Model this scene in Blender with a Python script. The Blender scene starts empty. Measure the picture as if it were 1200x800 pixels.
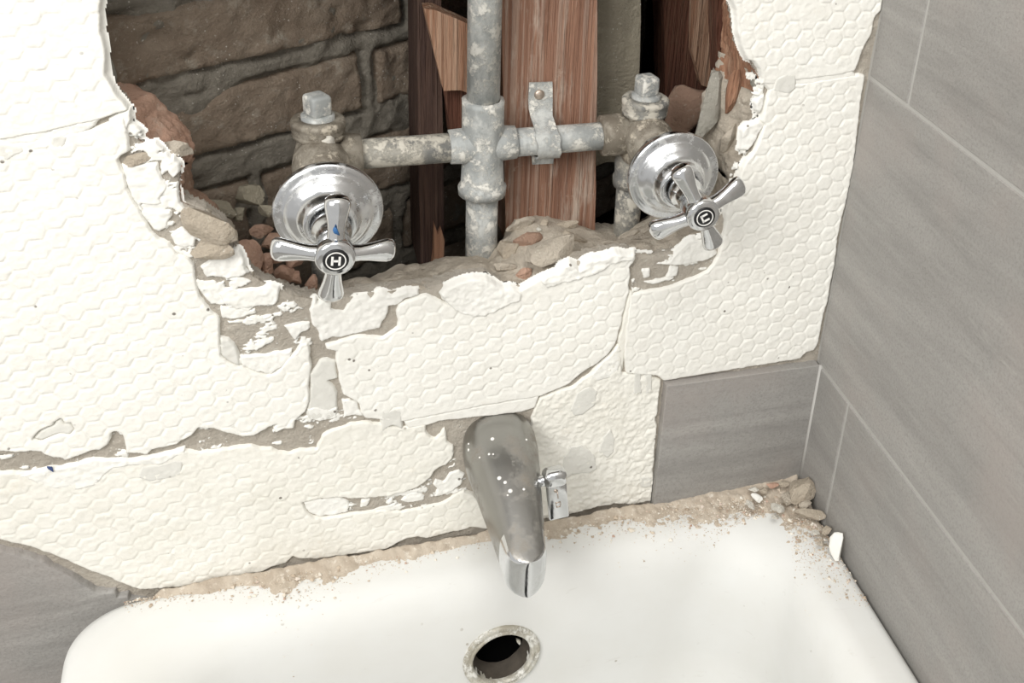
import bpy, bmesh, math, random
import numpy as np
from mathutils import Vector, Matrix
from mathutils.bvhtree import BVHTree

# ------------------------------------------------------------------ camera, world, lights, exposure
C = bpy.context.scene.collection
SC = bpy.context.scene
F_PX, PPX, PPY = 1292.38, 828.31, 234.45          # focal length and principal point, in pixels of the 1200x800 frame
ROT = np.array([[0.93156128, 0.06922002, -0.35693439],
                [-0.34832794, 0.45130645, -0.82157783],
                [0.10421716, 0.88968032, 0.44453088]])
EYE = np.array([0.40555647, -0.71530404, 0.69411406])
cd = bpy.data.cameras.new('camera'); cam = bpy.data.objects.new('camera', cd); C.objects.link(cam)
m4 = Matrix([list(ROT[i]) + [EYE[i]] for i in range(3)] + [[0, 0, 0, 1]])
cam.matrix_world = m4
cd.sensor_fit = 'HORIZONTAL'; cd.sensor_width = 36.0; cd.lens = F_PX / 1200 * 36
cd.shift_x = (600 - PPX) / 1200; cd.shift_y = (PPY - 400) / 1200
cd.clip_start = 0.01
SC.camera = cam
SC.view_settings.view_transform = 'Standard'; SC.view_settings.look = 'None'
SC.view_settings.gamma = 1.0; SC.view_settings.use_curve_mapping = False
SC.view_settings.exposure = 0.15
w = bpy.data.worlds.new('room_light'); SC.world = w; w.use_nodes = True
w.node_tree.nodes['Background'].inputs[0].default_value = (1.0, 0.985, 0.96, 1)
w.node_tree.nodes['Background'].inputs[1].default_value = 0.58
def area(name, loc, target, size, power, col):
    l = bpy.data.lights.new(name, 'AREA'); l.size = size; l.energy = power; l.color = col
    o = bpy.data.objects.new(name, l); C.objects.link(o); o.location = loc
    o.rotation_euler = (Vector(target) - Vector(loc)).to_track_quat('-Z', 'Y').to_euler()
    return o
area('bathroom_window_light', (-0.50, -1.15, 1.25), (0.5, 0.0, 0.22), 0.75, 20, (1, 0.985, 0.955))
area('ceiling_lamp_light', (0.45, -0.95, 1.9), (0.5, 0.0, 0.2), 0.8, 13, (1, 0.98, 0.94))

# ------------------------------------------------------------------ helpers
rng = np.random.default_rng(7); random.seed(7)
XR = 0.8444                                         # plane of the right-hand wall
def ray(px): return ROT @ np.array([(px[0] - PPX) / F_PX, -(px[1] - PPY) / F_PX, -1.0])
def at(px, Y=0.0, axis=1):                          # the point of a plane (default y = Y) that a pixel of the photograph shows
    d = ray(px); return EYE + d * ((Y - EYE[axis]) / d[axis])
def at_plane(px, p, n):
    d = ray(px); return EYE + d * (np.dot(np.asarray(p) - EYE, n) / np.dot(d, n))
def wall_poly(pts, Y=0.0): return np.array([at(p, Y)[[0, 2]] for p in pts])

def hash3(i, j, k, s=0):
    h = (i * 374761393 + j * 668265263 + k * 2147483647 + s * 1274126177) & 0xFFFFFFFF
    h = ((h ^ (h >> 13)) * 1274126177) & 0xFFFFFFFF
    h = ((h ^ (h >> 16)) * 2246822519) & 0xFFFFFFFF
    return ((h ^ (h >> 15)) & 0xFFFFFF) / float(0xFFFFFF)
def noise(p, scale, seed=0):                        # value noise -1..1, p (n,3) in metres, scale in 1/m
    q = np.asarray(p, float) * scale
    i = np.floor(q).astype(np.int64); f = q - i; f = f * f * (3 - 2 * f)
    r = 0
    for a in (0, 1):
        for b in (0, 1):
            for c in (0, 1):
                wt = (f[:, 0] if a else 1 - f[:, 0]) * (f[:, 1] if b else 1 - f[:, 1]) * (f[:, 2] if c else 1 - f[:, 2])
                r = r + wt * hash3(i[:, 0] + a, i[:, 1] + b, i[:, 2] + c, seed)
    return r * 2 - 1
def fbm(p, scale, octv=4, seed=0, gain=0.5):
    r = 0; a = 1.0; t = 0
    for o in range(octv):
        r = r + a * noise(p, scale * 2 ** o, seed + o); t += a; a *= gain
    return r / t
def sst(a, b, x):
    t = np.clip((x - a) / (b - a), 0, 1); return t * t * (3 - 2 * t)
def sdf(X, Z, poly):                                # signed distance to a polygon, inside positive
    d2 = np.full(X.shape, 1e9); ins = np.zeros(X.shape, bool); n = len(poly)
    for i in range(n):
        ax, az = poly[i]; bx, bz = poly[(i + 1) % n]
        ex, ez = bx - ax, bz - az; L = ex * ex + ez * ez + 1e-18
        t = np.clip(((X - ax) * ex + (Z - az) * ez) / L, 0, 1)
        d2 = np.minimum(d2, (X - ax - t * ex) ** 2 + (Z - az - t * ez) ** 2)
        if az != bz:
            c = ((az > Z) != (bz > Z)) & (X < ex * (Z - az) / (bz - az) + ax); ins ^= c
    d = np.sqrt(d2); return np.where(ins, d, -d)

ROOTLOC = {}
def props(o, label=None, cat=None, group=None, kind=None):
    if label: o['label'] = label
    if cat: o['category'] = cat
    if group: o['group'] = group
    if kind: o['kind'] = kind
    return o
def thing(name, loc, label, cat, group=None, kind=None):
    o = bpy.data.objects.new(name, None); C.objects.link(o); o.location = loc; o.empty_display_size = 0.02
    ROOTLOC[o] = np.array(loc, float); return props(o, label, cat, group, kind)
def obj(name, verts, faces, mat, parent=None, smooth=True, origin=None):
    v = np.asarray(verts, float); base = np.zeros(3)
    if parent is not None: base = ROOTLOC.get(parent, np.zeros(3))
    elif origin is not None: base = np.asarray(origin, float)
    me = bpy.data.meshes.new(name); me.from_pydata((v - base).tolist(), [], faces if isinstance(faces, list) else faces.tolist())
    me.materials.append(mat)
    if smooth: me.polygons.foreach_set('use_smooth', np.ones(len(me.polygons), bool))
    me.update()
    o = bpy.data.objects.new(name, me); C.objects.link(o)
    if parent is not None: o.parent = parent
    elif origin is not None: o.location = base
    ROOTLOC[o] = base
    return o
def grid_faces(nu, nv, closed=False):
    F = []
    for i in range(nu - 1):
        for j in range(nv if closed else nv - 1):
            k = (j + 1) % nv
            F.append((i * nv + j, i * nv + k, (i + 1) * nv + k, (i + 1) * nv + j))
    return F
def frame(d):
    d = np.asarray(d, float); d = d / np.linalg.norm(d)
    a = np.array([0, 0, 1.0]) if abs(d[2]) < 0.9 else np.array([1.0, 0, 0])
    u = np.cross(a, d); u /= np.linalg.norm(u); return d, u, np.cross(d, u)
def lathe(p0, d, prof, n=40, cap=True, wob=0.0, seed=0, sq=None):   # prof = [(distance along d, radius)]
    d, u, v = frame(d); p0 = np.asarray(p0, float); V = []; F = []
    ang = np.arange(n) * 2 * math.pi / n
    for t, r in prof:
        for a in ang: V.append(p0 + d * t + (u * math.cos(a) + v * math.sin(a)) * r)
    V = np.array(V); F = grid_faces(len(prof), n, True)
    if wob: 
        rel = V - p0; ax = np.outer(rel @ d, d); rad = rel - ax
        L = np.linalg.norm(rad, axis=1, keepdims=True) + 1e-9
        V = V + rad / L * (fbm(V, 160, 3, seed) * wob)[:, None] * (L > 1e-4)
    if cap:
        for i, rev in ((0, True), (len(prof) - 1, False)):
            if prof[i][1] > 1e-6:
                f = list(range(i * n, i * n + n)); F.append(tuple(reversed(f)) if rev else tuple(f))
    return V, [tuple(int(x) for x in f) for f in F]
def merge(parts):
    V = []; F = []; k = 0
    for v, f in parts:
        V.append(np.asarray(v)); F += [tuple(i + k for i in q) for q in f]; k += len(v)
    return np.concatenate(V), F
def box(c, s, rotz=0, roty=0, bev=0.0, seg=2, M=None):
    bm = bmesh.new(); bmesh.ops.create_cube(bm, size=1)
    bmesh.ops.scale(bm, vec=s, verts=bm.verts)
    if bev: bmesh.ops.bevel(bm, geom=bm.edges[:], offset=bev, segments=seg, affect='EDGES', profile=0.5)
    R = Matrix.Rotation(rotz, 3, 'Z') @ Matrix.Rotation(roty, 3, 'Y')
    if M is not None: R = M
    bm.verts.ensure_lookup_table()
    V = np.array([np.array(R @ v.co) for v in bm.verts]) + np.asarray(c, float)
    F = [tuple(v.index for v in f.verts) for f in bm.faces]; bm.free(); return V, F
def ico(sub):
    bm = bmesh.new(); bmesh.ops.create_icosphere(bm, subdivisions=sub, radius=1)
    V = np.array([np.array(v.co) for v in bm.verts]); F = [tuple(v.index for v in f.verts) for f in bm.faces]; bm.free(); return V, F
ICO = {k: ico(k) for k in (1, 2, 3)}
def rock(c, size, rot=(0, 0, 0), seed=0, sub=2, planes=13, rough=0.06, cut=0.42):
    r = np.random.default_rng(seed + 100); V, F = ICO[sub]; V = V.copy()
    V = V / (np.max(np.abs(V) ** 3, axis=1, keepdims=True) ** (1 / 3) * 0.5 + 0.5)      # towards a block
    for _ in range(planes):
        n = r.normal(size=3); n /= np.linalg.norm(n); h = r.uniform(cut, 0.85)
        k = V @ n; V = V - np.outer(np.maximum(k - h, 0), n)
    V = V + V * (fbm(V + seed * 3.7, 2.5, 3, seed)[:, None] * rough * 2)
    if sub > 1: V = V * (1 + 0.05 * fbm(V + seed, 6.5, 3, seed + 4, 0.6)[:, None])
    V = V * (np.asarray(size, float) / 2)
    R = np.array((Matrix.Rotation(rot[2], 3, 'Z') @ Matrix.Rotation(rot[1], 3, 'Y') @ Matrix.Rotation(rot[0], 3, 'X')))
    return V @ R.T + np.asarray(c, float), F

# ------------------------------------------------------------------ materials
class NT:
    def __init__(s, name):
        s.m = bpy.data.materials.new(name); s.m.use_nodes = True; s.t = s.m.node_tree; s.b = s.t.nodes['Principled BSDF']
        s.co = s.n('ShaderNodeTexCoord').outputs['Object']
    def n(s, k): return s.t.nodes.new(k)
    def l(s, a, b): s.t.links.new(a, b)
    def mapped(s, sc):
        if np.isscalar(sc): sc = (sc,) * 3
        mp = s.n('ShaderNodeMapping'); s.l(s.co, mp.inputs[0]); mp.inputs['Scale'].default_value = sc; return mp.outputs[0]
    def noise(s, sc, det=5, rough=0.6, dist=0.0):
        k = s.n('ShaderNodeTexNoise'); s.l(s.mapped(sc), k.inputs[0]); k.inputs['Scale'].default_value = 1
        k.inputs['Detail'].default_value = det; k.inputs['Roughness'].default_value = rough; k.inputs['Distortion'].default_value = dist
        return k.outputs[0]
    def vor(s, sc, out='Distance', rnd=1.0):
        k = s.n('ShaderNodeTexVoronoi'); s.l(s.mapped(sc), k.inputs[0]); k.inputs['Scale'].default_value = 1
        k.inputs['Randomness'].default_value = rnd; return k.outputs[out]
    def ramp(s, x, stops, interp='LINEAR'):
        r = s.n('ShaderNodeValToRGB'); s.l(x, r.inputs[0]); e = r.color_ramp.elements; r.color_ramp.interpolation = interp
        while len(e) < len(stops): e.new(0.5)
        for el, (p, c) in zip(e, stops):
            el.position = p; el.color = (c, c, c, 1) if np.isscalar(c) else (*c, 1)
        return r.outputs[0]
    def mix(s, f, a, b, mode='MIX'):
        k = s.n('ShaderNodeMix'); k.data_type = 'RGBA'; k.blend_type = mode
        for inp, v in ((k.inputs[0], f), (k.inputs[6], a), (k.inputs[7], b)):
            if isinstance(v, bpy.types.NodeSocket): s.l(v, inp)
            elif np.isscalar(v): inp.default_value = v
            else: inp.default_value = (*v, 1)
        return k.outputs[2]
    def math(s, op, a, b=0.0):
        k = s.n('ShaderNodeMath'); k.operation = op
        for inp, v in ((k.inputs[0], a), (k.inputs[1], b)):
            if isinstance(v, bpy.types.NodeSocket): s.l(v, inp)
            else: inp.default_value = v
        return k.outputs[0]
    def bump(s, h, st=0.5, dist=0.001):
        k = s.n('ShaderNodeBump'); k.inputs['Strength'].default_value = st; k.inputs['Distance'].default_value = dist
        s.l(h, k.inputs['Height']); s.l(k.outputs[0], s.b.inputs['Normal'])
    def out(s, col, rough=0.8, metal=0.0, spec=0.4):
        for key, v in (('Base Color', col), ('Roughness', rough), ('Metallic', metal), ('Specular IOR Level', spec)):
            i = s.b.inputs[key]
            if isinstance(v, bpy.types.NodeSocket): s.l(v, i)
            elif np.isscalar(v): i.default_value = v
            else: i.default_value = (*v, 1)
        return s.m
def specks(k, sc, thr, seedsc):                     # sparse dark specks: small voronoi cells that a coarse noise lets through
    d = k.vor(sc); a = k.ramp(d, [(thr, 1.0), (thr * 1.5, 0.0)])
    b = k.ramp(k.noise(seedsc, 2), [(0.56, 0.0), (0.62, 1.0)])
    return k.math('MULTIPLY', a, b)
def mk_thinset(name, c1, c2, dirt=0.5):
    k = NT(name)
    col = k.mix(k.ramp(k.noise(22, 5, 0.65), [(0.35, 0.0), (0.68, 1.0)]), c1, c2)
    col = k.mix(k.math('MULTIPLY', k.ramp(k.noise(45, 6, 0.7), [(0.58, 0.0), (0.75, 1.0)]), dirt), col, (0.62, 0.53, 0.40))
    col = k.mix(k.math('MULTIPLY', specks(k, 95, 0.09, 37), 0.9), col, (0.14, 0.12, 0.10))
    k.bump(k.math('ADD', k.noise(650, 4, 0.7), k.math('MULTIPLY', k.noise(180, 4), 1.2)), 0.35, 0.0006)
    return k.out(col, 0.85, 0, 0.25)
M_thin = mk_thinset('white_thinset', (0.87, 0.86, 0.81), (0.835, 0.82, 0.765), 0.22)
M_thin_dirty = mk_thinset('weathered_thinset', (0.85, 0.835, 0.775), (0.79, 0.77, 0.70), 0.35)
M_skim = mk_thinset('smooth_white_plaster', (0.87, 0.86, 0.82), (0.82, 0.81, 0.76), 0.15)
M_grey = mk_thinset('grey_adhesive', (0.68, 0.67, 0.625), (0.76, 0.75, 0.70), 0.2)
def mk_mortar(name, a, b, c, spot=0.5):
    k = NT(name)
    col = k.mix(k.ramp(k.noise(28, 7, 0.68), [(0.3, 0.0), (0.7, 1.0)]), a, b)
    col = k.mix(k.ramp(k.noise(70, 6, 0.7), [(0.55, 0.0), (0.72, spot)]), col, c)
    col = k.mix(k.ramp(k.noise(340, 5, 0.7), [(0.32, 0.35), (0.44, 0.0)]), col, tuple(x * 0.72 for x in b))  # darker flecks painted in as shade of fine crevices
    col = k.mix(k.ramp(k.noise(260, 5, 0.7), [(0.60, 0.0), (0.70, 0.55)]), col, tuple(min(0.8, x * 1.25) for x in c))
    col = k.mix(k.math('MULTIPLY', specks(k, 300, 0.14, 60), 0.7), col, (0.80, 0.77, 0.70))
    k.bump(k.math('ADD', k.noise(420, 6, 0.75), k.math('MULTIPLY', k.noise(110, 6, 0.7), 1.6)), 0.9, 0.0027)
    return k.out(col, 0.95, 0, 0.15)
M_mortar = mk_mortar('taupe_mortar', (0.60, 0.55, 0.475), (0.49, 0.44, 0.375), (0.70, 0.66, 0.58))
M_ledge = mk_mortar('rubble_mortar', (0.63, 0.565, 0.475), (0.52, 0.455, 0.37), (0.72, 0.66, 0.56))
M_greymortar = mk_mortar('grey_cement', (0.45, 0.43, 0.375), (0.35, 0.33, 0.285), (0.60, 0.58, 0.52))
M_terra = mk_mortar('terracotta', (0.66, 0.44, 0.335), (0.55, 0.34, 0.25), (0.68, 0.55, 0.45), 0.7)
M_terra_dark = mk_mortar('dusty_terracotta', (0.50, 0.33, 0.25), (0.41, 0.27, 0.195), (0.54, 0.45, 0.36), 0.6)
M_brick = mk_mortar('sooty_brick', (0.33, 0.27, 0.21), (0.23, 0.175, 0.13), (0.43, 0.39, 0.325), 0.8)
M_joint = mk_mortar('sooty_joint', (0.31, 0.285, 0.24), (0.19, 0.17, 0.14), (0.40, 0.37, 0.315), 0.7)
M_pier = mk_mortar('olive_cement', (0.36, 0.325, 0.25), (0.27, 0.24, 0.185), (0.43, 0.39, 0.31))
M_tan = mk_mortar('tan_stone', (0.60, 0.53, 0.43), (0.50, 0.42, 0.33), (0.68, 0.62, 0.53))
M_pale = mk_mortar('pale_chip', (0.82, 0.79, 0.72), (0.76, 0.72, 0.63), (0.86, 0.84, 0.78))
def mk_wood(name, a, b, c, axis=2, pale=0.4):
    k = NT(name); s1 = [170, 170, 170]; s1[axis] = 6; s2 = [420, 420, 420]; s2[axis] = 14
    g = k.noise(tuple(s1), 5, 0.65, 0.4)
    col = k.mix(k.ramp(g, [(0.32, 0.0), (0.62, 1.0)]), a, b)
    s3 = [60, 60, 60]; s3[axis] = 9
    col = k.mix(k.math('MULTIPLY', k.ramp(k.noise(tuple(s3), 6, 0.7), [(0.52, 0.0), (0.66, 1.0)]), pale), col, c)
    s4 = [330, 330, 330]; s4[axis] = 2.5; fine = k.noise(tuple(s4), 3, 0.5)
    col = k.mix(k.math('MULTIPLY', k.ramp(fine, [(0.50, 0.0), (0.60, 1.0)]), pale * 0.35), col, c)
    col = k.mix(k.ramp(k.noise(55, 6, 0.75), [(0.60, 0.0), (0.72, 0.5 * pale)]), col, tuple(min(0.85, x * 1.35) for x in c))
    k.bump(k.math('ADD', k.noise(tuple(s2), 4, 0.6), k.math('ADD', g, fine)), 0.9, 0.0028)
    return k.out(col, 0.85, 0, 0.2)
M_stud = mk_wood('red_brown_timber', (0.33, 0.185, 0.125), (0.22, 0.115, 0.078), (0.50, 0.41, 0.34), 2, 0.85)
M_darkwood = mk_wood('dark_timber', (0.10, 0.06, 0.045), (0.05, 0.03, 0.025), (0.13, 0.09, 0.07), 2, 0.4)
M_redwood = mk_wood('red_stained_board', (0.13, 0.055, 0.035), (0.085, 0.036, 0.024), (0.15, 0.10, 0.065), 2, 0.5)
M_brownwood = mk_wood('brown_lath', (0.42, 0.235, 0.15), (0.26, 0.13, 0.08), (0.48, 0.36, 0.26), 2, 0.4)
M_offcut = mk_wood('weathered_offcut', (0.40, 0.26, 0.18), (0.27, 0.14, 0.085), (0.48, 0.38, 0.29), 2, 0.6)
def mk_chrome(name, rough=0.10, grime=0.25, gcol=(0.75, 0.73, 0.68), tint=(0.80, 0.81, 0.82), sc=60):
    k = NT(name); f = k.math('MULTIPLY', k.ramp(k.noise(sc, 6, 0.7), [(0.50, 0.0), (0.66, 1.0)]), grime)
    col = k.mix(f, tint, gcol); r = k.math('ADD', k.math('MULTIPLY', f, 0.5), rough); k.bump(k.noise(300, 4, 0.7), 0.12, 0.0005)
    return k.out(col, r, k.math('SUBTRACT', 1.0, f), 0.5)
M_chrome = mk_chrome('worn_chrome', 0.10, 0.14, (0.6, 0.58, 0.54), (0.68, 0.69, 0.70))
M_chrome_dusty = mk_chrome('dusty_chrome', 0.20, 0.55, (0.62, 0.61, 0.58), (0.62, 0.63, 0.64))
M_spout = mk_chrome('dulled_chrome', 0.30, 0.75, (0.22, 0.185, 0.14), (0.36, 0.355, 0.34), 30)
def mk_galv(name, base, dark, white, cover=0.5, metal=0.2):
    k = NT(name)
    col = k.mix(k.ramp(k.noise((55, 55, 40), 7, 0.72, 0.1), [(0.42, 0.0), (0.56, 1.0)]), base, dark)
    f = k.ramp(k.noise(75, 8, 0.78, 0.15), [(cover, 0.0), (cover + 0.07, 1.0)])
    col = k.mix(f, col, white)
    k.bump(k.math('ADD', k.noise(260, 5, 0.7), f), 0.6, 0.0009)
    return k.out(col, 0.62, k.math('MULTIPLY', k.math('SUBTRACT', 1.0, f), metal), 0.4)
M_galv = mk_galv('galvanised_pipe', (0.54, 0.55, 0.53), (0.35, 0.365, 0.36), (0.72, 0.705, 0.65), 0.50)
M_galv_dirty = mk_galv('cement_crusted_pipe', (0.36, 0.345, 0.305), (0.20, 0.20, 0.19), (0.55, 0.52, 0.45), 0.48)
M_brassbody = mk_galv('grimy_valve_metal', (0.33, 0.30, 0.25), (0.19, 0.165, 0.13), (0.48, 0.43, 0.35), 0.52, 0.3)
def mk_tile(name, axis):
    k = NT(name); s = [34, 34, 34]; s[axis] = 3.0
    s2 = [110, 110, 110]; s2[axis] = 26
    a = k.noise(tuple(s), 6, 0.62, 0.5); b = k.noise(tuple(s2), 5, 0.65)
    col = k.mix(k.ramp(a, [(0.3, 0.0), (0.72, 1.0)]), (0.255, 0.246, 0.232), (0.385, 0.372, 0.353))
    col = k.mix(k.math('MULTIPLY', k.ramp(b, [(0.4, 0.0), (0.7, 1.0)]), 0.28), col, (0.42, 0.405, 0.385))
    col = k.mix(k.ramp(k.noise(420, 4, 0.7), [(0.38, 0.45), (0.52, 0.0)]), col, (0.22, 0.21, 0.197))
    s5 = [45, 45, 45]; s5[axis] = 6
    col = k.mix(k.ramp(k.noise(tuple(s5), 7, 0.7, 1.2), [(0.62, 0.0), (0.70, 0.35)]), col, (0.46, 0.445, 0.42))
    col = k.mix(k.ramp(k.noise(9, 3), [(0.45, 0.0), (0.68, 0.45)]), col, (0.37, 0.325, 0.30))
    k.bump(k.math('ADD', k.math('MULTIPLY', a, 1.5), k.noise(500, 5, 0.7)), 0.5, 0.0012)
    return k.out(col, 0.55, 0, 0.4)
M_tile_y = mk_tile('grey_stone_tile_side', 1); M_tile_x = mk_tile('grey_stone_tile_end', 0)
k = NT('pale_grout'); M_grout = k.out(k.mix(k.noise(60, 5), (0.41, 0.40, 0.38), (0.49, 0.48, 0.455)), 0.9, 0, 0.2)
k = NT('tub_enamel')
col = k.mix(k.ramp(k.noise(14, 5), [(0.35, 0.0), (0.7, 1.0)]), (0.74, 0.745, 0.73), (0.71, 0.71, 0.685))
col = k.mix(k.math('MULTIPLY', specks(k, 60, 0.075, 30), 0.75), col, (0.30, 0.26, 0.20))
col = k.mix(k.math('MULTIPLY', k.ramp(k.noise((25, 90, 90), 6, 0.7, 1.5), [(0.62, 0.0), (0.70, 1.0)]), 0.25), col, (0.55, 0.53, 0.49))
M_tub = k.out(col, k.ramp(k.noise(40, 5), [(0.3, 0.45), (0.7, 0.6)]), 0, 0.25)
k = NT('tan_dust')
isl = k.n('ShaderNodeNewGeometry').outputs['Random Per Island']
col = k.mix(k.ramp(k.noise(55, 6, 0.7), [(0.35, 0.0), (0.65, 1.0)]), (0.62, 0.545, 0.45), (0.47, 0.395, 0.315))
col = k.mix(k.ramp(k.noise(170, 5, 0.7), [(0.56, 0.0), (0.66, 0.8)]), col, (0.78, 0.72, 0.63))
k.bump(k.noise(500, 6, 0.75), 0.8, 0.0015); M_dust = k.out(col, 0.95, 0, 0.15)
k = NT('mixed_crumbs'); isl = k.n('ShaderNodeNewGeometry').outputs['Random Per Island']
M_crumb = k.out(k.ramp(isl, [(0.0, (0.42, 0.34, 0.26)), (0.35, (0.56, 0.47, 0.37)), (0.6, (0.70, 0.63, 0.53)), (0.85, (0.82, 0.79, 0.72)), (1.0, (0.45, 0.27, 0.19))]), 0.9, 0, 0.2)
k = NT('black_enamel'); M_black = k.out((0.012, 0.012, 0.013), 0.35)
k = NT('cavity_shade'); M_cavity = k.out(k.mix(k.noise(20, 4), (0.014, 0.011, 0.009), (0.03, 0.022, 0.017)), 0.95, 0, 0.1)  # near-black colour stands in for the shade inside the wall
k = NT('pipe_shade'); M_void = k.out((0.002, 0.002, 0.002), 1.0, 0, 0.0)  # flat black painted in for the shade deep in the overflow
k = NT('white_paint'); M_paint = k.out((0.82, 0.81, 0.78), 0.6)
k = NT('blue_paint'); M_blue = k.out((0.03, 0.12, 0.30), 0.5)
k = NT('blue_plastic'); M_bluebit = k.out((0.05, 0.08, 0.20), 0.5)
M_ring = mk_galv('worn_nickel_ring', (0.66, 0.64, 0.57), (0.42, 0.39, 0.32), (0.80, 0.79, 0.74), 0.48, 0.45)
k = NT('grimy_pipe_inside'); M_inside = k.out(k.mix(k.noise(90, 6, 0.7), (0.12, 0.10, 0.08), (0.03, 0.026, 0.02)), 0.7)
k = NT('floor_cement'); M_floor = k.out(k.mix(k.noise(12, 5), (0.30, 0.29, 0.275), (0.38, 0.37, 0.35)), 0.8)
k = NT('screw_metal'); M_screw = k.out(k.mix(k.noise(200, 4), (0.45, 0.33, 0.24), (0.6, 0.55, 0.5)), 0.4, 0.8)

# ------------------------------------------------------------------ the hole in the end wall: front lip and back edge (pixel, pixel, depth in mm)
RIM = [((118,-60),(121,-60),25),((118,0),(121,0),25),((118,38),(122,30),25),((123,60),(126,58),22),((124,88),(136,85),22),
 ((133,106),(137,107),26),((150,126),(146,112),32),((154,140),(172,112),40),((158,152),(186,122),42),((164,164),(197,132),44),
 ((176,172),(210,140),46),((190,180),(222,155),46),((207,186),(228,168),46),((212,196),(227,184),46),((212,206),(226,200),44),
 ((211,225),(229,222),44),((214,237),(243,232),46),((240,246),(258,246),46),((264,264),(270,262),46),((272,280),(278,278),46),
 ((281,304),(289,302),46),((298,325),(306,321),46),((325,339),(334,332),48),((352,348),(362,341),50),((375,352),(390,333),55),
 ((405,350),(415,328),58),((440,343),(445,325),58),((470,341),(478,312),60),((500,339),(505,310),60),((518,334),(522,302),60),
 ((545,326),(545,300),60),((570,325),(572,300),64),((590,334),(592,278),70),((615,337),(602,257),76),((640,324),(640,252),80),
 ((670,308),(690,268),80),((700,301),(727,274),75),((738,296),(755,260),70),((765,300),(775,247),65),((803,292),(800,238),60),
 ((830,278),(820,228),55),((846,252),(828,208),50),((858,218),(826,182),50),((870,192),(814,165),50),((884,166),(818,130),50),
 ((893,134),(829,100),46),((893,112),(838,85),42),((889,90),(843,60),40),((879,73),(845,30),38),((868,56),(848,10),36),
 ((864,30),(850,-10),34),((858,0),(851,-40),32),((856,-60),(851,-80),30)]
hole = wall_poly([r[0] for r in RIM], 0.003)
hole = np.concatenate([hole, [[hole[-1][0] - 0.03, 0.56], [hole[0][0] + 0.02, 0.56]]])
MB = 0.003                                          # y of the mortar bed under the thinset

# ------------------------------------------------------------------ the wall grid
STEP = 0.00085
gx = np.concatenate([np.arange(-0.9, 0.14, 0.02), np.arange(0.14, XR - 0.0004, STEP), [XR]])
gz = np.concatenate([np.arange(-0.45, -0.09, 0.02), np.arange(-0.09, 0.51, STEP), np.arange(0.512, 0.56, 0.004), np.arange(0.56, 1.5, 0.02)])
def sub_grid(poly, pad=0.006):
    a, b = poly.min(0) - pad, poly.max(0) + pad
    ix = np.where((gx >= a[0]) & (gx <= b[0]))[0]; iz = np.where((gz >= a[1]) & (gz <= b[1]))[0]
    return np.meshgrid(gx[ix[0]:ix[-1] + 1], gz[iz[0]:iz[-1] + 1], indexing='ij')
def mesh_from_grid(name, X, Y, Z, keep, mat, parent, origin=None):
    nx, nz = X.shape; idx = np.arange(nx * nz).reshape(nx, nz)
    kc = keep[:-1, :-1] & keep[1:, :-1] & keep[1:, 1:] & keep[:-1, 1:]
    q = np.stack([idx[:-1, :-1], idx[1:, :-1], idx[1:, 1:], idx[:-1, 1:]], -1)[kc]
    used = np.zeros(nx * nz, bool); used[q.ravel()] = True
    remap = np.cumsum(used) - 1; q = remap[q]
    V = np.stack([X.ravel(), Y.ravel(), Z.ravel()], -1)[used]
    me = bpy.data.meshes.new(name); me.vertices.add(len(V)); me.vertices.foreach_set('co', V.ravel())
    me.loops.add(q.size); me.loops.foreach_set('vertex_index', q.ravel().astype(np.int32))
    me.polygons.add(len(q)); me.polygons.foreach_set('loop_start', (np.arange(len(q)) * 4).astype(np.int32))
    me.polygons.foreach_set('loop_total', np.full(len(q), 4, np.int32))
    me.polygons.foreach_set('use_smooth', np.ones(len(q), bool)); me.materials.append(mat); me.update(calc_edges=True); me.validate()
    o = bpy.data.objects.new(name, me); C.objects.link(o)
    if parent: o.parent = parent
    ROOTLOC[o] = np.zeros(3)
    return o
def P3(X, Z, k=0.0): return np.stack([X.ravel(), np.full(X.size, k), Z.ravel()], -1)
def coarse_mask(X, Z): return sst(0.12, 0.15, X) * sst(0.53, 0.51, Z) * sst(-0.095, -0.085, Z)

# mortar bed = the wall itself
X, Z = np.meshgrid(gx[::2], gz[::2], indexing='ij')
if X[-1, 0] < XR: X[-1, :] = XR
sh = sdf(X, Z, hole)
n1 = fbm(P3(X, Z), 60, 5, 3).reshape(X.shape); n2 = fbm(P3(X, Z, 2.0), 230, 3, 9).reshape(X.shape)
gxs, gzs = np.gradient(sh, X[:, 0], Z[0, :]); shp = np.clip(sh, 0, 0.0065); inn = sh > 0
X = X - np.where(inn, gxs * shp, 0); Z = Z - np.where(inn, gzs * shp, 0)
H = 0.0012 * n1 + 0.0009 * n2 - 2.5 * shp - 0.002 * sst(-0.003, 0.0, sh) - 0.0012 * sst(0.05, 0.0, np.abs(sh)) * (n1 + 0.4)
wall = mesh_from_grid('wall_back', X, MB - H, Z, sh < 0.0062, M_mortar, None)
props(wall, 'broken end wall with white hexagon-printed tile adhesive and a large knocked-out hole', 'wall', kind='structure')

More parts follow.
